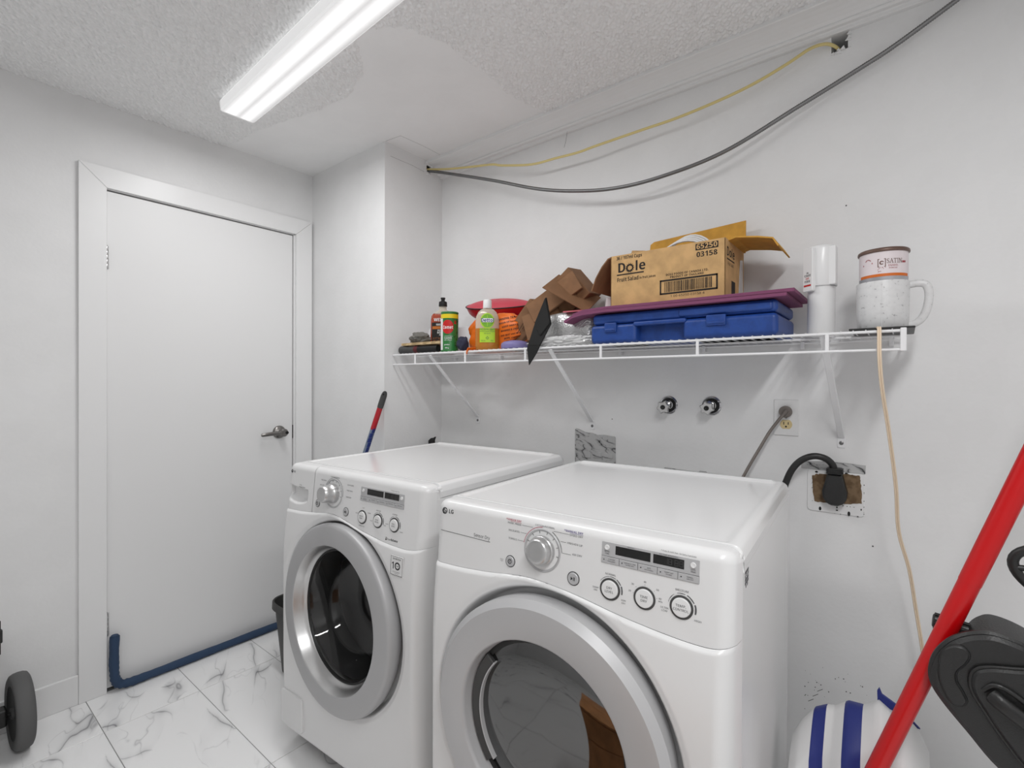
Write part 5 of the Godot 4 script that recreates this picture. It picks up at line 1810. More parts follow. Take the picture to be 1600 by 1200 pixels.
func shelf_right_items() -> void:
	# white dispenser with a fire warning
	var t := thing("fire_dispenser", "tall white plastic canister with a fire warning tab and wider top", "canister", Vector3(2.350, SY, 0.20), deg_to_rad(-4))
	var st := S()
	lathe(st, [Vector2(0.0, 0.0), Vector2(0.0315, 0.0), Vector2(0.0325, 0.002), Vector2(0.0325, 0.15), Vector2(0.0, 0.15)], 40)
	obj("canister_body", st, M.plastic_white, t)
	st = S()
	lathe(st, [Vector2(0.033, 0.132), Vector2(0.0365, 0.132), Vector2(0.0375, 0.134), Vector2(0.0375, 0.232), Vector2(0.035, 0.2385), Vector2(0.03, 0.2415), Vector2(0.0, 0.2425)], 40)
	rbox(st, Vector3(0.02, 0.132, 0.0), Vector3(0.0385, 0.236, 0.03), 0.004, Transform3D(), 1)
	obj("canister_top", st, M.plastic_white, t)
	st = S()
	prism(st, rrect(-0.0165, 0.118, 0.0165, 0.236, 0.005), 0.034, 0.044, Transform3D(Basis(Vector3.UP, deg_to_rad(-36)), Vector3.ZERO), 0.0015)
	var tb := obj("pull_tab", st, M.plastic_white, t)
	st = S()
	var tx := Transform3D(Basis(Vector3.UP, deg_to_rad(-36)), Vector3.ZERO) * at3(0, 0, 0.0443)
	txt(st, "IN", 0.0042, tx * at3(0, 0.168, 0), font_bold)
	txt(st, "CASE", 0.0055, tx * at3(0, 0.161, 0), font_bold, 0, 1.2)
	txt(st, "FIRE", 0.0055, tx * at3(0, 0.145, 0), font_bold, 0, 1.2)
	obj("lettering", st, M.ink, tb)
	st = S()
	txt(st, "OF", 0.0055, tx * at3(0, 0.153, 0), font_bold, 0, 1.2)
	box(st, Vector3(-0.012, 0.132, 0), Vector3(0.012, 0.1365, 0.0003), tx)
	obj("lettering", st, M.red, tb)
	# black tray, big white mug, tin of paint
	st = S()
	rbox(st, Vector3(2.420, SY, 0.10), Vector3(2.549, SY + 0.005, 0.30), 0.002, Transform3D(), 1)
	tag(obj("black_tray", st, M.black_plastic), "thin black tray under the big white mug", "tray")
	var by := SY + 0.0052
	t = thing("mug", "big white speckled mug with a D handle at the right end of the shelf", "mug", Vector3(2.484, by, 0.20), 0)
	st = S()
	lathe(st, [Vector2(0.0, 0.002), Vector2(0.047, 0.002), Vector2(0.050, 0.0), Vector2(0.0530, 0.003), Vector2(0.0545, 0.03), Vector2(0.0555, 0.118), Vector2(0.0550, 0.1205), Vector2(0.0525, 0.119), Vector2(0.0515, 0.06), Vector2(0.049, 0.006), Vector2(0.0, 0.005)], 56)
	obj("cup", st, M.mug_white, t)
	st = S()
	sweep(st, curve([Vector3(0.053, 0.111, 0.0), Vector3(0.070, 0.113, 0.0), Vector3(0.085, 0.108, 0.0), Vector3(0.0915, 0.088, 0.0), Vector3(0.089, 0.055, 0.0), Vector3(0.080, 0.028, 0.0), Vector3(0.066, 0.014, 0.0), Vector3(0.052, 0.010, 0.0)], 6), 0.0062, 10, true, 1.5, Vector3.BACK)
	obj("mug_handle", st, M.mug_white, t)
	st = S()
	box(st, Vector3(-0.0007, 0.004, 0.0535), Vector3(0.0007, 0.116, 0.0556))
	obj("mould_seam", st, M.mug_white, t)
	t = thing("paint_tin", "small round tin with a brown lid sitting in the white mug", "tin", Vector3(2.4855, by + 0.0065, 0.20), deg_to_rad(2))
	st = S()
	lathe(st, [Vector2(0.0, 0.0), Vector2(0.046, 0.0), Vector2(0.0462, 0.002), Vector2(0.0475, 0.10), Vector2(0.0505, 0.116), Vector2(0.0505, 0.187)], 48)
	obj("tin_body", st, mat(Color(0.72, 0.72, 0.74), 0.35, 0.6), t)
	st = S()
	lathe(st, [Vector2(0.0508, 0.124), Vector2(0.0508, 0.186)], 48)
	obj("label", st, M.tin_paper, t)
	st = S()
	lathe(st, [Vector2(0.0508, 0.186), Vector2(0.054, 0.187), Vector2(0.0545, 0.190), Vector2(0.0535, 0.194), Vector2(0.051, 0.196), Vector2(0.0485, 0.193), Vector2(0.0, 0.192)], 48)
	obj("lid", st, M.tin_brown, t)
	st = S()
	band(st, 0.0511, 0.124, 0.131, -65, 70)
	obj("label_band", st, M.orange_print, t)
	st = S()
	txt(st, "SATIN", 0.0115, around(0.0235, 0.161, 0.0512), font_serif, 0, 0.74, 0.0512)
	for e in [[-0.012, 0.1475, 0.0045, 0.149], [-0.012, 0.1665, 0.0045, 0.168], [-0.012, 0.1475, -0.0105, 0.168], [0.003, 0.1475, 0.0045, 0.168]]:
		wrap_poly(st, PackedVector2Array([Vector2(e[0], e[1]), Vector2(e[2], e[1]), Vector2(e[2], e[3]), Vector2(e[0], e[3])]), 0.0512)
	wrap_poly(st, arc_band(Vector2(-0.00375, 0.158), 0.003, 0.0048, 20, 320, 12), 0.0512)
	obj("lettering", st, M.brown_print, t)
	st = S()
	wrap_poly(st, PackedVector2Array([Vector2(-0.048, 0.1555), Vector2(-0.023, 0.158), Vector2(-0.023, 0.1615), Vector2(-0.048, 0.159)]), 0.0512)
	wrap_poly(st, arc_band(Vector2(-0.034, 0.163), 0.0065, 0.0078, 20, 160, 10), 0.0512)
	txt(st, "ENAMEL", 0.0042, around(0.020, 0.150, 0.0512), font_plain, 0, 1, 0.0512)
	txt(st, "interior", 0.0040, around(0.020, 0.144, 0.0512), font_plain, 0, 1, 0.0512)
	wrap_poly(st, PackedVector2Array([Vector2(0.041, 0.156), Vector2(0.052, 0.157), Vector2(0.052, 0.162), Vector2(0.041, 0.161)]), 0.0512)
	for k in 14:
		wrap_poly(st, disc_poly(Vector2(rng.randf_range(-0.012, 0.004), rng.randf_range(0.136, 0.147)), 0.0008, 6), 0.0512)
	obj("lettering", st, M.maroon_print, t)


# ======================================================= on the back wall
func valve(x: float, y: float, turn: float, label: String) -> void:
	var t := thing("water_valve", label, "valve", Vector3(x, y, 0), 0, "laundry shut-off valves on the wall")
	var ax := Transform3D(Basis(Vector3.RIGHT, PI / 2), Vector3.ZERO)
	var st := S()
	lathe(st, [Vector2(0.0335, 0.0), Vector2(0.0335, 0.003), Vector2(0.031, 0.0055), Vector2(0.0275, 0.0045), Vector2(0.0265, 0.0)], 40, ax)
	obj("wall_flange", st, M.chrome, t)
	st = S()
	lathe(st, [Vector2(0.0262, 0.0015), Vector2(0.015, 0.001)], 30, ax)
	obj("flange_hole", st, M.black, t)
	st = S()
	lathe(st, [Vector2(0.0135, 0.0), Vector2(0.0135, 0.014), Vector2(0.018, 0.016), Vector2(0.018, 0.030), Vector2(0.014, 0.032), Vector2(0.010, 0.034), Vector2(0.0085, 0.05)], 6, ax)
	obj("valve_body", st, M.chrome, t)
	st = S()
	var pl := PackedVector2Array()
	for k in 60:
		var a := TAU * k / 60.0
		var r := 0.0180 + 0.0060 * pow(0.5 + 0.5 * cos(a * 6.0), 1.6)
		pl.append(Vector2(cos(a + turn), sin(a + turn)) * r)
	prism(st, pl, 0.044, 0.060, Transform3D(Basis.from_euler(Vector3(0.05, 0.10, 0)), Vector3(-0.008, -0.004, -0.006)), 0.002)
	obj("handle", st, M.satin, t)
	st = S()
	lathe(st, [Vector2(0.0085, 0.059), Vector2(0.0085, 0.0615), Vector2(0.006, 0.063), Vector2(0.004, 0.0615), Vector2(0.0, 0.061)], 20, Transform3D(Basis.from_euler(Vector3(0.05, 0.10, 0)), Vector3(-0.008, -0.004, -0.006)) * ax)
	obj("handle_screw", st, M.black, t)


func wall_fittings() -> void:
	valve(1.850, 1.184, 0.2, "left one of the two chrome water valves on the wall")
	valve(2.003, 1.186, 0.75, "right one of the two chrome water valves, nearer the power outlet")
	# duplex outlet
	var t := thing("wall_outlet", "white duplex power outlet plate with cream sockets on the wall", "outlet", Vector3(2.2345, 1.1555, 0))
	var st := S()
	prism(st, rrect(-0.036, -0.0575, 0.036, 0.0575, 0.003), 0.0, 0.005, Transform3D(), 0.002)
	obj("cover_plate", st, M.plastic_white2, t)
	for y in [0.0195, -0.0215]:
		st = S()
		var p := PackedVector2Array()
		for k in 32:
			var a := TAU * k / 32.0
			p.append(Vector2(cos(a) * 0.0172, y + clampf(sin(a) * 0.0172, -0.0142, 0.0142)))
		prism(st, p, 0.003, 0.0065, Transform3D(), 0.0006)
		var so := obj("socket", st, M.almond, t)
		st = S()
		box(st, Vector3(-0.0075, y - 0.001, 0.0062), Vector3(-0.0052, y + 0.008, 0.0068))
		box(st, Vector3(0.0052, y - 0.0005, 0.0062), Vector3(0.0075, y + 0.0075, 0.0068))
		prism(st, disc_poly(Vector2(0, y - 0.007), 0.0028, 12), 0.0062, 0.0068)
		obj("slot", st, M.black, so)
	st = S()
	lathe(st, [Vector2(0.0032, 0.005), Vector2(0.003, 0.0062), Vector2(0.0, 0.0064)], 12, Transform3D(Basis(Vector3.RIGHT, PI / 2), Vector3.ZERO))
	obj("screw", st, M.steel, t)
	# grey cord with round plug
	t = thing("power_cord", "thin grey power cord with taupe plug in the upper outlet socket", "cord")
	st = S()
	lathe(st, [Vector2(0.0175, 0.0), Vector2(0.0185, 0.003), Vector2(0.0185, 0.016), Vector2(0.0165, 0.022), Vector2(0.0, 0.023)], 28, Transform3D(Basis(Vector3.RIGHT, PI / 2), Vector3(2.2345, 1.175, 0.0068)))
	obj("plug", st, M.taupe, t)
	st = S()
	sweep(st, curve([Vector3(2.238, 1.178, 0.028), Vector3(2.231, 1.166, 0.036), Vector3(2.218, 1.146, 0.046), Vector3(2.198, 1.112, 0.062), Vector3(2.179, 1.071, 0.08), Vector3(2.136, 0.976, 0.11), Vector3(2.10, 0.88, 0.12), Vector3(2.08, 0.7, 0.1)], 8), func(u): return 0.0072 if u < 0.12 else 0.0047, 10)
	obj("cord", st, M.taupe, t)
	# remnant of marble facing behind the dryer
	st = S()
	var pl := PackedVector2Array([Vector2(1.450, 0.90), Vector2(1.637, 0.90), Vector2(1.636, 1.048), Vector2(1.632, 1.051), Vector2(1.590, 1.055), Vector2(1.555, 1.053), Vector2(1.53, 1.059), Vector2(1.50, 1.060), Vector2(1.470, 1.070), Vector2(1.455, 1.073), Vector2(1.450, 1.068)])
	prism(st, pl, 0.0, 0.003, Transform3D(), 0.0008)
	for k in 3:
		prism(st, rrect(1.485 + k * 0.05, 0.955 + 0.004 * k, 1.525 + k * 0.05, 0.985 - 0.002 * k, 0.003), 0.003, 0.006, Transform3D(), 0.001)
	var mm: StandardMaterial3D = M.marble_grey.duplicate()
	triplanar(mm, 5.5, false)
	tag(obj("marble_remnant", st, mm), "torn patch of grey veined marble facing on the wall behind the dryer", "wall facing")
	st = S()
	prism(st, PackedVector2Array([Vector2(1.835, 0.90), Vector2(2.03, 0.90), Vector2(2.03, 0.9485), Vector2(1.99, 0.950), Vector2(1.985, 0.9545), Vector2(1.965, 0.9545), Vector2(1.96, 0.9495), Vector2(1.90, 0.9505), Vector2(1.835, 0.9515)]), 0.0, 0.003)
	tag(obj("marble_sliver", st, mm), "thin dark sliver of marble facing just above the dryer lid", "wall facing")
	# dryer outlet: painted cover, torn open to plywood
	t = thing("dryer_outlet", "painted dryer outlet cover torn open to brown plywood", "outlet")
	st = S()
	prism(st, rrect(2.294, 0.871, 2.440, 0.998, 0.010), 0.0, 0.004, Transform3D(), 0.0012)
	obj("cover_plate", st, M.wall, t)
	st = S()
	var pw := PackedVector2Array()
	var corners := [Vector2(2.307, 0.979), Vector2(2.318, 0.985), Vector2(2.344, 0.988), Vector2(2.40, 0.994), Vector2(2.428, 0.992), Vector2(2.431, 0.965), Vector2(2.434, 0.912), Vector2(2.40, 0.905), Vector2(2.36, 0.9), Vector2(2.314, 0.900), Vector2(2.309, 0.93)]
	for i in corners.size():
		var a: Vector2 = corners[i]
		var b: Vector2 = corners[(i + 1) % corners.size()]
		for k in 6:
			pw.append(a.lerp(b, k / 6.0) + Vector2(rng.randf_range(-1, 1), rng.randf_range(-1, 1)) * 0.0013)
	prism(st, pw, 0.003, 0.0052)
	obj("plywood", st, M.ply, t)
	st = S()
	for p in [[2.3285, 0.880, 0.0035, 0.006], [2.402, 0.876, 0.0035, 0.007], [2.3185, 0.992, 0.004, 0.003], [2.395, 0.9955, 0.004, 0.0025], [2.372, 0.8905, 0.0018, 0.003], [2.372, 0.8815, 0.003, 0.0018], [2.432, 0.893, 0.0015, 0.003]]:
		prism(st, disc_poly(Vector2(p[0], p[1]), p[2], 12, p[3]), 0.0035, 0.0047)
	for k in 26:
		var side := rng.randi_range(0, 3)
		var u := rng.randf()
		var p := [Vector2(2.296 + u * 0.142, 0.8715), Vector2(2.4385, 0.875 + u * 0.11), Vector2(2.306 + rng.randf() * 0.004, 0.90 + u * 0.08), Vector2(2.31 + u * 0.12, 0.8975)][side] as Vector2
		prism(st, disc_poly(p, rng.randf_range(0.0006, 0.0016), 6), 0.0035, 0.0046)
	obj("chip", st, M.black, t)
	st = S()
	prism(st, PackedVector2Array([Vector2(2.277, 0.999), Vector2(2.441, 0.9985), Vector2(2.442, 1.024), Vector2(2.40, 1.026), Vector2(2.34, 1.027), Vector2(2.277, 1.020)]), 0.0, 0.0025, Transform3D(), 0.0006)
	tag(obj("marble_strip", st, mm), "narrow strip of grey marble facing along the top of the dryer outlet", "wall facing")
	# heavy black dryer cord and plug
	t = thing("appliance_cord", "thick black dryer cord arching into a large black plug", "cord")
	st = S()
	var zc := 0.006
	prism(st, PackedVector2Array([Vector2(-0.0185, 0.032), Vector2(0.0185, 0.032), Vector2(0.026, 0.0), Vector2(0.0315, -0.022), Vector2(0.0295, -0.042), Vector2(0.021, -0.056), Vector2(0.008, -0.0625), Vector2(-0.008, -0.0625), Vector2(-0.021, -0.056), Vector2(-0.0295, -0.042), Vector2(-0.0315, -0.022), Vector2(-0.026, 0.0)]), zc, 0.040, at3(2.368, 0.963, 0), 0.006)
	rbox(st, Vector3(2.349, 0.993, 0.010), Vector3(2.387, 1.013, 0.042), 0.004)
	obj("plug", st, M.black_plastic, t)
	st = S()
	for y in [0.997, 1.003, 1.009]:
		rbox(st, Vector3(2.347, y - 0.0018, 0.009), Vector3(2.389, y + 0.0018, 0.0435), 0.0015, Transform3D(), 1)
	obj("strain_relief", st, M.black, t)
	st = S()
	sweep(st, curve([Vector3(2.367, 1.005, 0.028), Vector3(2.362, 1.024, 0.036), Vector3(2.346, 1.041, 0.048), Vector3(2.320, 1.0465, 0.054), Vector3(2.292, 1.036, 0.058), Vector3(2.268, 1.012, 0.06), Vector3(2.249, 0.972, 0.064), Vector3(2.230, 0.90, 0.07), Vector3(2.22, 0.80, 0.07)], 8), 0.0098, 14)
	obj("cord", st, M.black_plastic, t)


func cables() -> void:
	# flexible metal conduit with its spiral ribs
	var st := S()
	var path := curve([Vector3(0.600, 2.345, 0.097), Vector3(0.653, 2.330, 0.097), Vector3(0.782, 2.284, 0.097), Vector3(1.069, 2.178, 0.095), Vector3(1.316, 2.081, 0.092), Vector3(1.503, 2.028, 0.090), Vector3(1.670, 1.999, 0.088), Vector3(1.841, 1.999, 0.080), Vector3(2.053, 2.035, 0.060), Vector3(2.272, 2.125, 0.035), Vector3(2.418, 2.181, 0.030), Vector3(2.513, 2.220, 0.030), Vector3(2.68, 2.305, 0.033), Vector3(2.82, 2.383, 0.034)], 24)
	# resample evenly, half a rib per step
	var even := [path[0]]
	var step := 0.0026
	for i in range(1, path.size()):
		var a: Vector3 = even[even.size() - 1]
		while a.distance_to(path[i]) > step:
			a = a + (path[i] - a).normalized() * step
			even.append(a)
	var n := even.size() - 1
	sweep(st, even, func(t): return 0.0073 if int(round(t * n)) % 2 == 0 else 0.0060, 10)
	tag(obj("metal_conduit", st, M.steel), "grey flexible metal conduit drooping across the back wall under the ceiling", "conduit")
	st = S()
	sweep(st, curve([Vector3(0.600, 2.350, 0.105), Vector3(0.656, 2.336, 0.100), Vector3(0.783, 2.305, 0.098), Vector3(0.93, 2.277, 0.094), Vector3(1.06, 2.254, 0.090), Vector3(1.12, 2.234, 0.089), Vector3(1.277, 2.197, 0.085), Vector3(1.40, 2.191, 0.08), Vector3(1.505, 2.186, 0.077), Vector3(1.58, 2.1905, 0.073), Vector3(1.761, 2.197, 0.065), Vector3(1.90, 2.202, 0.058), Vector3(2.050, 2.219, 0.050), Vector3(2.15, 2.238, 0.045), Vector3(2.237, 2.265, 0.040), Vector3(2.296, 2.292, 0.030), Vector3(2.332, 2.296, 0.022), Vector3(2.355, 2.289, 0.010), Vector3(2.372, 2.280, -0.02), Vector3(2.38, 2.276, -0.06)], 8), 0.0052, 10, true, 0.7)
	tag(obj("yellow_cable", st, M.yellow_cable), "pale yellow electrical cable strung loosely below the crown moulding", "cable")
	# cream twin cord hanging from the shelf
	st = S()
	var cp := curve([Vector3(2.478, 1.4005, 0.296), Vector3(2.481, 1.4005, 0.312), Vector3(2.482, 1.390, 0.3225), Vector3(2.483, 1.326, 0.325), Vector3(2.488, 1.250, 0.300), Vector3(2.501, 1.138, 0.250), Vector3(2.514, 1.005, 0.200), Vector3(2.520, 0.883, 0.160), Vector3(2.542, 0.780, 0.130), Vector3(2.556, 0.673, 0.100), Vector3(2.573, 0.539, 0.080), Vector3(2.571, 0.486, 0.07), Vector3(2.554, 0.428, 0.07), Vector3(2.53, 0.357, 0.07), Vector3(2.49, 0.2, 0.08), Vector3(2.46, 0.006, 0.10)], 10)
	for s in [-1, 1]:
		var q := []
		for p in cp:
			q.append(p + Vector3(0.0021 * s, 0, 0))
		sweep(st, q, 0.0023, 8)
	tag(obj("cream_cord", st, M.cream_cord), "cream twin lamp cord hanging from the shelf below the white mug", "cord")
	# short stray wire hanging under the moulding
	st = S()
	sweep(st, curve([Vector3(1.414, 2.322, 0.016), Vector3(1.421, 2.30, 0.03), Vector3(1.420, 2.272, 0.036), Vector3(1.412, 2.248, 0.036)], 6), 0.0006, 5)
	tag(obj("stray_wire", st, M.steel), "short hair-thin wire hanging between crown moulding and yellow cable", "wire")


func floor_items() -> void:
	# waste bin between door and washer
	var t := thing("waste_bin", "dark grey plastic waste bin between the door and the washing machine", "waste bin", Vector3(0.475, 0.0, 0.655))
	var wall := func(st, y0, y1, in0, in1, flipped):
		grid(st, 64, 6, func(a, b):
			var h: float = lerpf(y0, y1, b)
			var k: float = lerpf(in0, in1, b)
			var an: float = a * TAU * (-1.0 if flipped else 1.0)
			var c := Vector2(sin(an), cos(an))
			var p := 4.0
			var r := pow(pow(absf(c.x), p) + pow(absf(c.y), p), -1.0 / p)
			return Vector3(c.x * r * 0.132 * k, h, c.y * r * 0.108 * k))
	var st := S()
	wall.call(st, 0.0, 0.285, 0.72, 0.94, false)
	wall.call(st, 0.305, 0.01, 0.955, 0.69, true)
	wall.call(st, 0.01, 0.0101, 0.69, 0.02, true)
	obj("bin_body", st, M.bin, t)
	st = S()
	wall.call(st, 0.275, 0.303, 1.03, 1.02, false)
	wall.call(st, 0.303, 0.308, 1.02, 0.985, false)
	wall.call(st, 0.308, 0.304, 0.985, 0.95, false)
	wall.call(st, 0.276, 0.275, 0.94, 1.03, false)
	obj("bin_rim", st, M.bin, t)
	# pole leaning on the chase
	t = thing("broom_handle", "red and peeling blue broom handle with dark grip leaning behind the washer", "broom handle")
	var a := Vector3(0.668, 1.222, 0.379)
	var b := Vector3(0.235, 0.0, 0.53)
	var pt := func(y): return a.lerp(b, (a.y - y) / a.y)
	st = S()
	sweep(st, [pt.call(0.0), pt.call(0.5), pt.call(1.055)], 0.0122, 14)
	obj("shaft", st, mat(Color(0.45, 0.50, 0.58), 0.5), t)
	st = S()
	sweep(st, [pt.call(1.045), pt.call(1.10), pt.call(1.15)], 0.0126, 16, false)
	obj("red_section", st, M.red_case, t)
	st = S()
	sweep(st, [pt.call(1.145), pt.call(1.150), pt.call(1.16), pt.call(1.20), pt.call(1.212), pt.call(1.219), pt.call(1.222)], func(u): return [0.0127, 0.0138, 0.014, 0.0138, 0.0115, 0.008, 0.003][int(round(u * 6.0))], 18)
	obj("grip", st, M.dark_grey, t)
	st = S()
	lathe(st, [Vector2(0.0045, 0.0), Vector2(0.0045, 0.0022), Vector2(0.0, 0.0022)], 14, Transform3D(Basis(Vector3(0.64, 0.1, 0.76).cross(Vector3.UP).normalized(), -PI / 2), pt.call(1.207) + Vector3(0.0085, 0.001, 0.0105)))
	obj("hanging_hole", st, M.black, t)
	st = S()   # peeling blue film
	for k in 16:
		var y := 1.048 - k * 0.022
		var c: Vector3 = pt.call(y)
		var d: Vector3 = (b - a).normalized()
		var x0 := Vector3(0.78, 0, -0.62)
		var rr := 0.0128
		var w := rng.randf_range(0.6, 1.0)
		for j in 4:
			var a0 := -1.2 + j * 0.45 * w
			var f := func(an): return c + (Vector3(0.62, 0, 0.78) * cos(an) - x0 * sin(an)) * (rr + rng.randf() * 0.002)
			var p0: Vector3 = f.call(a0)
			var p1: Vector3 = f.call(a0 + 0.45 * w)
			quad(st, p0 + d * 0.021, p1 + d * 0.021, p1 - d * 0.001, p0 - d * 0.001)
	obj("peeling_film", st, mat(Color(0.12, 0.2, 0.48), 0.5), t)
	# black plastic blade behind the washer
	st = S()
	prism(st, PackedVector2Array([Vector2(0.642, 0.0), Vector2(0.685, 0.0), Vector2(0.682, 0.972), Vector2(0.690, 0.990), Vector2(0.680, 0.985), Vector2(0.660, 0.981), Vector2(0.642, 0.968)]), 0.085, 0.095, Transform3D(), 0.001)
	tag(obj("black_scraper", st, M.black), "black plastic tip sticking up behind the far corner of the washer", "scraper")
	# red pole in front of the exercise bike
	t = thing("red_pole", "long glossy red metal pole leaning beside the black exercise bike", "pole")
	st = S()
	var lo := Vector3(2.329, 0.0, 0.545)
	var hi := Vector3(2.866, 1.63, 0.545)
	sweep(st, [lo, lo.lerp(hi, 0.555)], 0.0166, 24)
	obj("lower_tube", st, M.red_pole, t)
	st = S()
	sweep(st, [lo.lerp(hi, 0.552), hi], 0.0172, 24)
	obj("upper_tube", st, M.red_pole, t)
	# striped shopping bag
	t = thing("shopping_bag", "white and blue striped shopping bag standing right of the dryer", "bag")
	var ridge := [Vector2(2.322, 0.415), Vector2(2.338, 0.448), Vector2(2.366, 0.488), Vector2(2.389, 0.503), Vector2(2.405, 0.507), Vector2(2.432, 0.531), Vector2(2.462, 0.536), Vector2(2.490, 0.562), Vector2(2.505, 0.548), Vector2(2.541, 0.540), Vector2(2.558, 0.522), Vector2(2.575, 0.480)]
	var cuts := [2.322, 2.364, 2.390, 2.426, 2.460, 2.575]
	for k in cuts.size() - 1:
		st = S()
		var c0: float = cuts[k]
		var c1: float = cuts[k + 1]
		grid(st, 12, 30, func(u, v):
			var x: float = lerpf(c0, c1, u)
			var top := lin(ridge, x)
			var sl := 0.03 * sin(x * 60.0) * 0.3
			var w: float
			var y: float
			var z: float
			if v < 0.4:
				w = v / 0.4
				y = lerpf(0.0, top - 0.075, w); z = 0.50 + sl
			elif v < 0.6:
				w = (v - 0.4) / 0.2
				y = top - 0.075 * pow(absf(1.0 - w), 1.6); z = lerpf(0.50 + sl, 0.42, w)
			elif v < 0.7:
				w = (v - 0.6) / 0.1
				y = top - 0.05 * w * w; z = lerpf(0.42, 0.345, w)
			else:
				w = (v - 0.7) / 0.3
				y = lerpf(top - 0.05, 0.0, w); z = 0.345
			var bl := 0.012 * sin((x - 2.322) * 24.0) * sin(v * 9.0)
			return Vector3(x + (0.02 * (top - y) if k > 0 and k < 5 else 0.0) * 0.0, y, z + bl))
		obj("blue_panel" if k % 2 == 1 else "white_panel", st, M.bag_blue if k % 2 == 1 else M.bag_white, t)
	for e in [2.3225, 2.5745]:
		st = S()
		prism(st, PackedVector2Array([Vector2(-0.50, 0), Vector2(-0.345, 0), Vector2(-0.345, lin(ridge, e) - 0.05), Vector2(-0.42, lin(ridge, e)), Vector2(-0.50, lin(ridge, e) - 0.075)]), -0.0005, 0.0005, Transform3D(Basis(Vector3(0, 0, -1), Vector3(0, 1, 0), Vector3(1, 0, 0)), Vector3(e, 0, 0)))
		obj("end_panel", st, M.bag_white, t)
	st = S()
	prism(st, PackedVector2Array([Vector2(2.487, 0.520), Vector2(2.56, 0.520), Vector2(2.525, 0.553), Vector2(2.494, 0.569), Vector2(2.489, 0.582), Vector2(2.485, 0.574)]), 0.398, 0.404, Transform3D(), 0.0005)
	obj("blue_corner", st, M.bag_blue, t)
	bike()
	stroller()
	# unseen crate below the frame, placed for the brown reflection in the dryer glass
	t = thing("unseen_crate", "brown wooden crate out of view before the dryer, placed to be reflected in its glass", "crate", Vector3(2.12, 0, 1.45))
	for k in 4:
		st = S()
		rbox(st, Vector3(-0.17, 0.004 + k * 0.112, 0.12), Vector3(0.17, 0.112 + k * 0.112, 0.132), 0.002, Transform3D(), 1)
		obj("board", st, M.oak, t)
		st = S()
		rbox(st, Vector3(-0.17, 0.004 + k * 0.112, -0.132), Vector3(0.17, 0.112 + k * 0.112, -0.12), 0.002, Transform3D(), 1)
		obj("board", st, M.oak, t)
		for s in [-1.0, 1.0]:
			st = S()
			rbox(st, Vector3(0.164 * s - 0.006, 0.004 + k * 0.112, -0.12), Vector3(0.164 * s + 0.006, 0.112 + k * 0.112, 0.12), 0.002, Transform3D(), 1)
			obj("board", st, M.oak, t)
	for k in 2:
		st = S()
		rbox(st, Vector3(-0.17, 0.452, -0.132 + k * 0.133), Vector3(0.17, 0.464, -0.001 + k * 0.133), 0.002, Transform3D(), 1)
		obj("lid_board", st, M.oak, t)
	st = S()
	rbox(st, Vector3(-0.16, 0.0, -0.12), Vector3(0.16, 0.012, 0.12), 0.002, Transform3D(), 1)
	obj("bottom_board", st, M.oak, t)


func smooth_poly(pts: Array, per := 4) -> PackedVector2Array:
	var o := PackedVector2Array()
	var n := pts.size()
	for i in n:
		for k in per:
			o.append(pts[i].cubic_interpolate(pts[(i + 1) % n], pts[(i + n - 1) % n], pts[(i + 2) % n], k / float(per)))
	return o


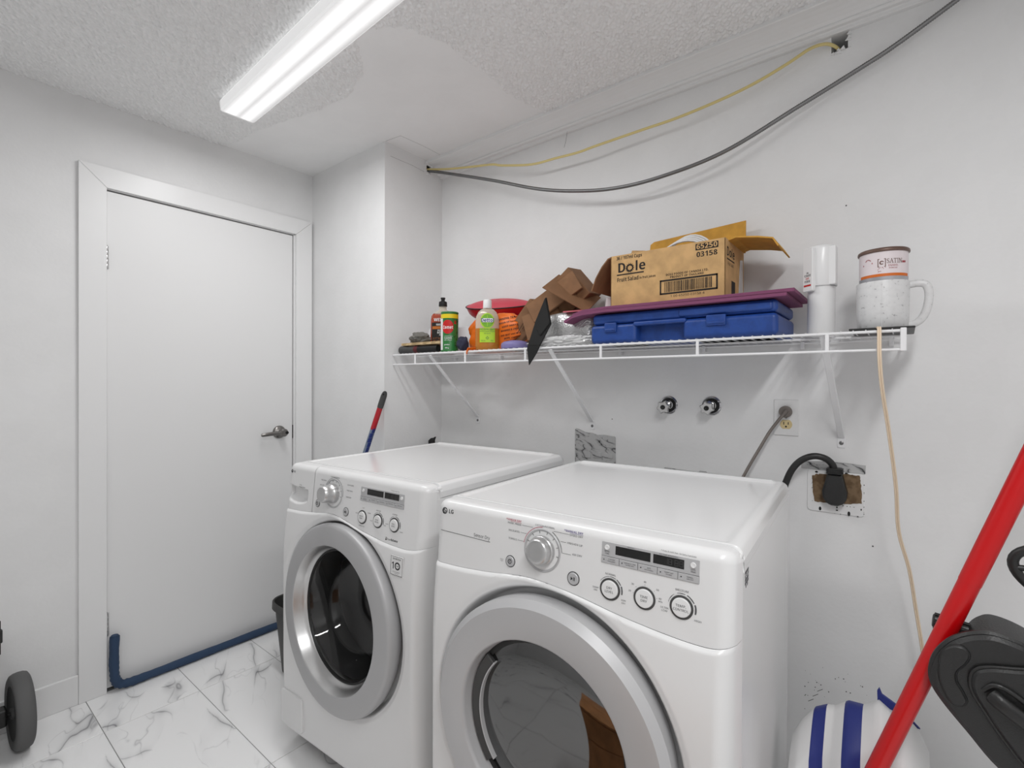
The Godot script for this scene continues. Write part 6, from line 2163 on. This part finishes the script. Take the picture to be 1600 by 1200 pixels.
func bike() -> void:
	var t := thing("exercise_bike", "black exercise bike with rounded plastic housing and crank at the right edge", "exercise bike")
	var out := smooth_poly([Vector2(2.566, 0.735), Vector2(2.572, 0.768), Vector2(2.588, 0.797), Vector2(2.608, 0.817), Vector2(2.632, 0.830), Vector2(2.658, 0.834), Vector2(2.695, 0.825), Vector2(2.735, 0.802), Vector2(2.775, 0.762), Vector2(2.80, 0.70), Vector2(2.80, 0.63), Vector2(2.765, 0.575), Vector2(2.715, 0.57), Vector2(2.66, 0.60), Vector2(2.620, 0.645), Vector2(2.588, 0.683), Vector2(2.571, 0.710)], 5)
	var st := S()
	# three stacked chamfered slices give the rounded rim
	var body := smooth_poly([Vector2(2.606, 0.695), Vector2(2.609, 0.735), Vector2(2.617, 0.772), Vector2(2.627, 0.804), Vector2(2.641, 0.823), Vector2(2.660, 0.832), Vector2(2.695, 0.824), Vector2(2.735, 0.800), Vector2(2.773, 0.760), Vector2(2.797, 0.70), Vector2(2.797, 0.63), Vector2(2.765, 0.578), Vector2(2.715, 0.575), Vector2(2.665, 0.605), Vector2(2.628, 0.648)], 5)
	prism(st, body, 0.495, 0.586, Transform3D(), 0.0)
	prism(st, out, 0.585, 0.594, Transform3D(), 0.004)
	var inner := PackedVector2Array()
	var mid := Vector2(2.69, 0.70)
	for p in out:
		inner.append(mid + (p - mid) * 0.965)
	prism(st, inner, 0.594, 0.602, Transform3D(), 0.006)
	obj("housing", st, M.black_plastic, t)
	st = S()
	var kid := smooth_poly([Vector2(2.581, 0.769), Vector2(2.586, 0.786), Vector2(2.599, 0.798), Vector2(2.614, 0.799), Vector2(2.621, 0.787), Vector2(2.615, 0.770), Vector2(2.605, 0.755), Vector2(2.604, 0.738), Vector2(2.612, 0.722), Vector2(2.618, 0.706), Vector2(2.610, 0.694), Vector2(2.597, 0.697), Vector2(2.587, 0.716), Vector2(2.581, 0.742)], 4)
	prism(st, kid, 0.600, 0.6065, Transform3D(), 0.002)
	obj("side_inset", st, M.black_plastic, t)
	st = S()
	var ring := []
	for i in kid.size() + 1:
		ring.append(Vector3(kid[i % kid.size()].x, kid[i % kid.size()].y, 0.6025))
	sweep(st, ring, 0.0022, 6, false)
	obj("inset_edge", st, M.black, t)
	# crank arm in its rounded recess
	st = S()
	var arm := smooth_poly([Vector2(2.622, 0.750), Vector2(2.628, 0.767), Vector2(2.645, 0.778), Vector2(2.675, 0.786), Vector2(2.72, 0.796), Vector2(2.76, 0.77), Vector2(2.78, 0.70), Vector2(2.74, 0.63), Vector2(2.70, 0.62), Vector2(2.665, 0.660), Vector2(2.64, 0.700), Vector2(2.625, 0.727)], 5)
	prism(st, arm, 0.600, 0.612, Transform3D(), 0.006)
	var ca := obj("crank_cover", st, M.black_plastic, t)
	st = S()
	var ar := []
	for i in arm.size() + 1:
		var p := arm[i % arm.size()]
		ar.append(Vector3(p.x, p.y, 0.606))
	sweep(st, ar, 0.003, 6, false)
	obj("cover_lip", st, M.black_plastic, ca)
	st = S()
	sweep(st, curve([Vector3(2.650, 0.733, 0.612), Vector3(2.662, 0.726, 0.620), Vector3(2.70, 0.702, 0.622), Vector3(2.77, 0.655, 0.622)], 6), 0.0135, 16, true, 0.8)
	obj("crank_arm", st, M.black_plastic, t)
	st = S()
	sweep(st, curve([Vector3(2.638, 0.737, 0.610), Vector3(2.652, 0.752, 0.613), Vector3(2.672, 0.748, 0.614), Vector3(2.70, 0.728, 0.614), Vector3(2.75, 0.69, 0.614)], 6), 0.0045, 10)
	obj("crank_lip", st, M.black_plastic, t)
	# ribbed knob behind the red pole
	st = S()
	var kx := Transform3D(Basis(Vector3(0, 0, 1), -PI / 2 - 0.12), Vector3(2.575, 0.800, 0.505))
	lathe(st, [Vector2(0.0, 0.0), Vector2(0.011, 0.0), Vector2(0.013, 0.002), Vector2(0.013, 0.06), Vector2(0.0, 0.06)], 20, kx)
	for k in 10:
		var an := TAU * k / 10.0
		box(st, Vector3(-0.0015, 0.002, 0.012), Vector3(0.0015, 0.058, 0.0155), kx * Transform3D(Basis(Vector3.UP, an), Vector3.ZERO))
	obj("adjusting_knob", st, M.black_plastic, t)
	# stand, mast and handlebar
	st = S()
	sweep(st, [Vector3(2.70, 0.62, 0.52), Vector3(2.70, 0.03, 0.42)], 0.022, 14)
	sweep(st, [Vector3(2.78, 0.66, 0.52), Vector3(2.95, 0.03, 0.62)], 0.022, 14)
	obj("leg", st, M.black_plastic, t)
	for z in [[2.60, 2.80, 0.42], [2.85, 3.05, 0.62]]:
		st = S()
		sweep(st, [Vector3(z[0], 0.022, z[2]), Vector3(z[1], 0.022, z[2])], 0.0215, 14)
		obj("foot_bar", st, M.black_plastic, t)
	st = S()
	sweep(st, [Vector3(2.77, 0.70, 0.49), Vector3(2.86, 0.93, 0.48), Vector3(2.90, 1.15, 0.47)], 0.018, 14)
	obj("mast", st, M.black_plastic, t)
	st = S()
	var lp := []
	for k in 41:
		var an := TAU * k / 40.0
		lp.append(Vector3(2.768 + cos(an) * (0.078 + 0.01 * sin(an)), 0.918 + sin(an) * 0.050 - cos(an) * 0.010, 0.48))
	sweep(st, lp, 0.0085, 12, false)
	obj("handlebar_loop", st, M.black_plastic, t)
	st = S()
	sweep(st, [Vector3(2.694, 0.925, 0.482), Vector3(2.76, 0.93, 0.48), Vector3(2.86, 0.94, 0.478)], 0.0058, 10)
	obj("handlebar_spoke", st, M.black_plastic, t)


func stroller() -> void:
	var t := thing("stroller", "black stroller with grey rubber wheels at the left edge by the baseboard", "stroller")
	var tilt := Basis(Vector3.UP, deg_to_rad(1.5))
	for k in 2:
		var c := Vector3(0.147, 0.126, 1.513) + tilt.z * (0.125 * k)
		var ax := Transform3D(tilt * Basis(Vector3.RIGHT, PI / 2), c)
		var st := S()
		lathe(st, [Vector2(0.088, -0.022), Vector2(0.112, -0.025), Vector2(0.120, -0.021), Vector2(0.1245, -0.012), Vector2(0.126, 0.0), Vector2(0.1245, 0.012), Vector2(0.120, 0.021), Vector2(0.112, 0.025), Vector2(0.088, 0.022)], 56, ax)
		var w := obj("wheel", st, M.rubber, t)
		st = S()
		lathe(st, [Vector2(0.0, -0.016), Vector2(0.08, -0.014), Vector2(0.089, -0.021), Vector2(0.089, 0.021), Vector2(0.08, 0.014), Vector2(0.02, 0.016), Vector2(0.018, 0.024), Vector2(0.0, 0.025)], 40, ax)
		obj("hub", st, M.dark_grey, w)
	var st := S()
	sweep(st, [Vector3(0.147, 0.126, 1.513) - tilt.z * 0.02, Vector3(0.147, 0.126, 1.513) + tilt.z * 0.15], 0.007, 12)
	obj("axle", st, M.black, t)
	var m := Vector3(0.147, 0.126, 1.513) + tilt.z * 0.062
	st = S()
	rbox(st, Vector3(-0.022, -0.03, -0.028), Vector3(0.022, 0.03, 0.030), 0.008, Transform3D(tilt, m + Vector3(0.01, 0.005, 0)))
	obj("fork", st, M.black_plastic, t)
	st = S()
	sweep(st, curve([m + Vector3(0, 0.02, 0.0), Vector3(0.149, 0.25, 1.602), Vector3(0.149, 0.42, 1.608), Vector3(0.16, 0.70, 1.66), Vector3(0.22, 1.0, 1.80)], 6), 0.012, 14)
	obj("frame_tube", st, M.black_plastic, t)
	st = S()
	rbox(st, Vector3(0.146, 0.340, 1.560), Vector3(0.152, 0.455, 1.590), 0.002, Transform3D(), 1)
	obj("strap", st, M.black_cloth, t)
	st = S()
	rbox(st, Vector3(0.142, 0.380, 1.556), Vector3(0.158, 0.425, 1.600), 0.004)
	obj("buckle", st, M.black_plastic, t)
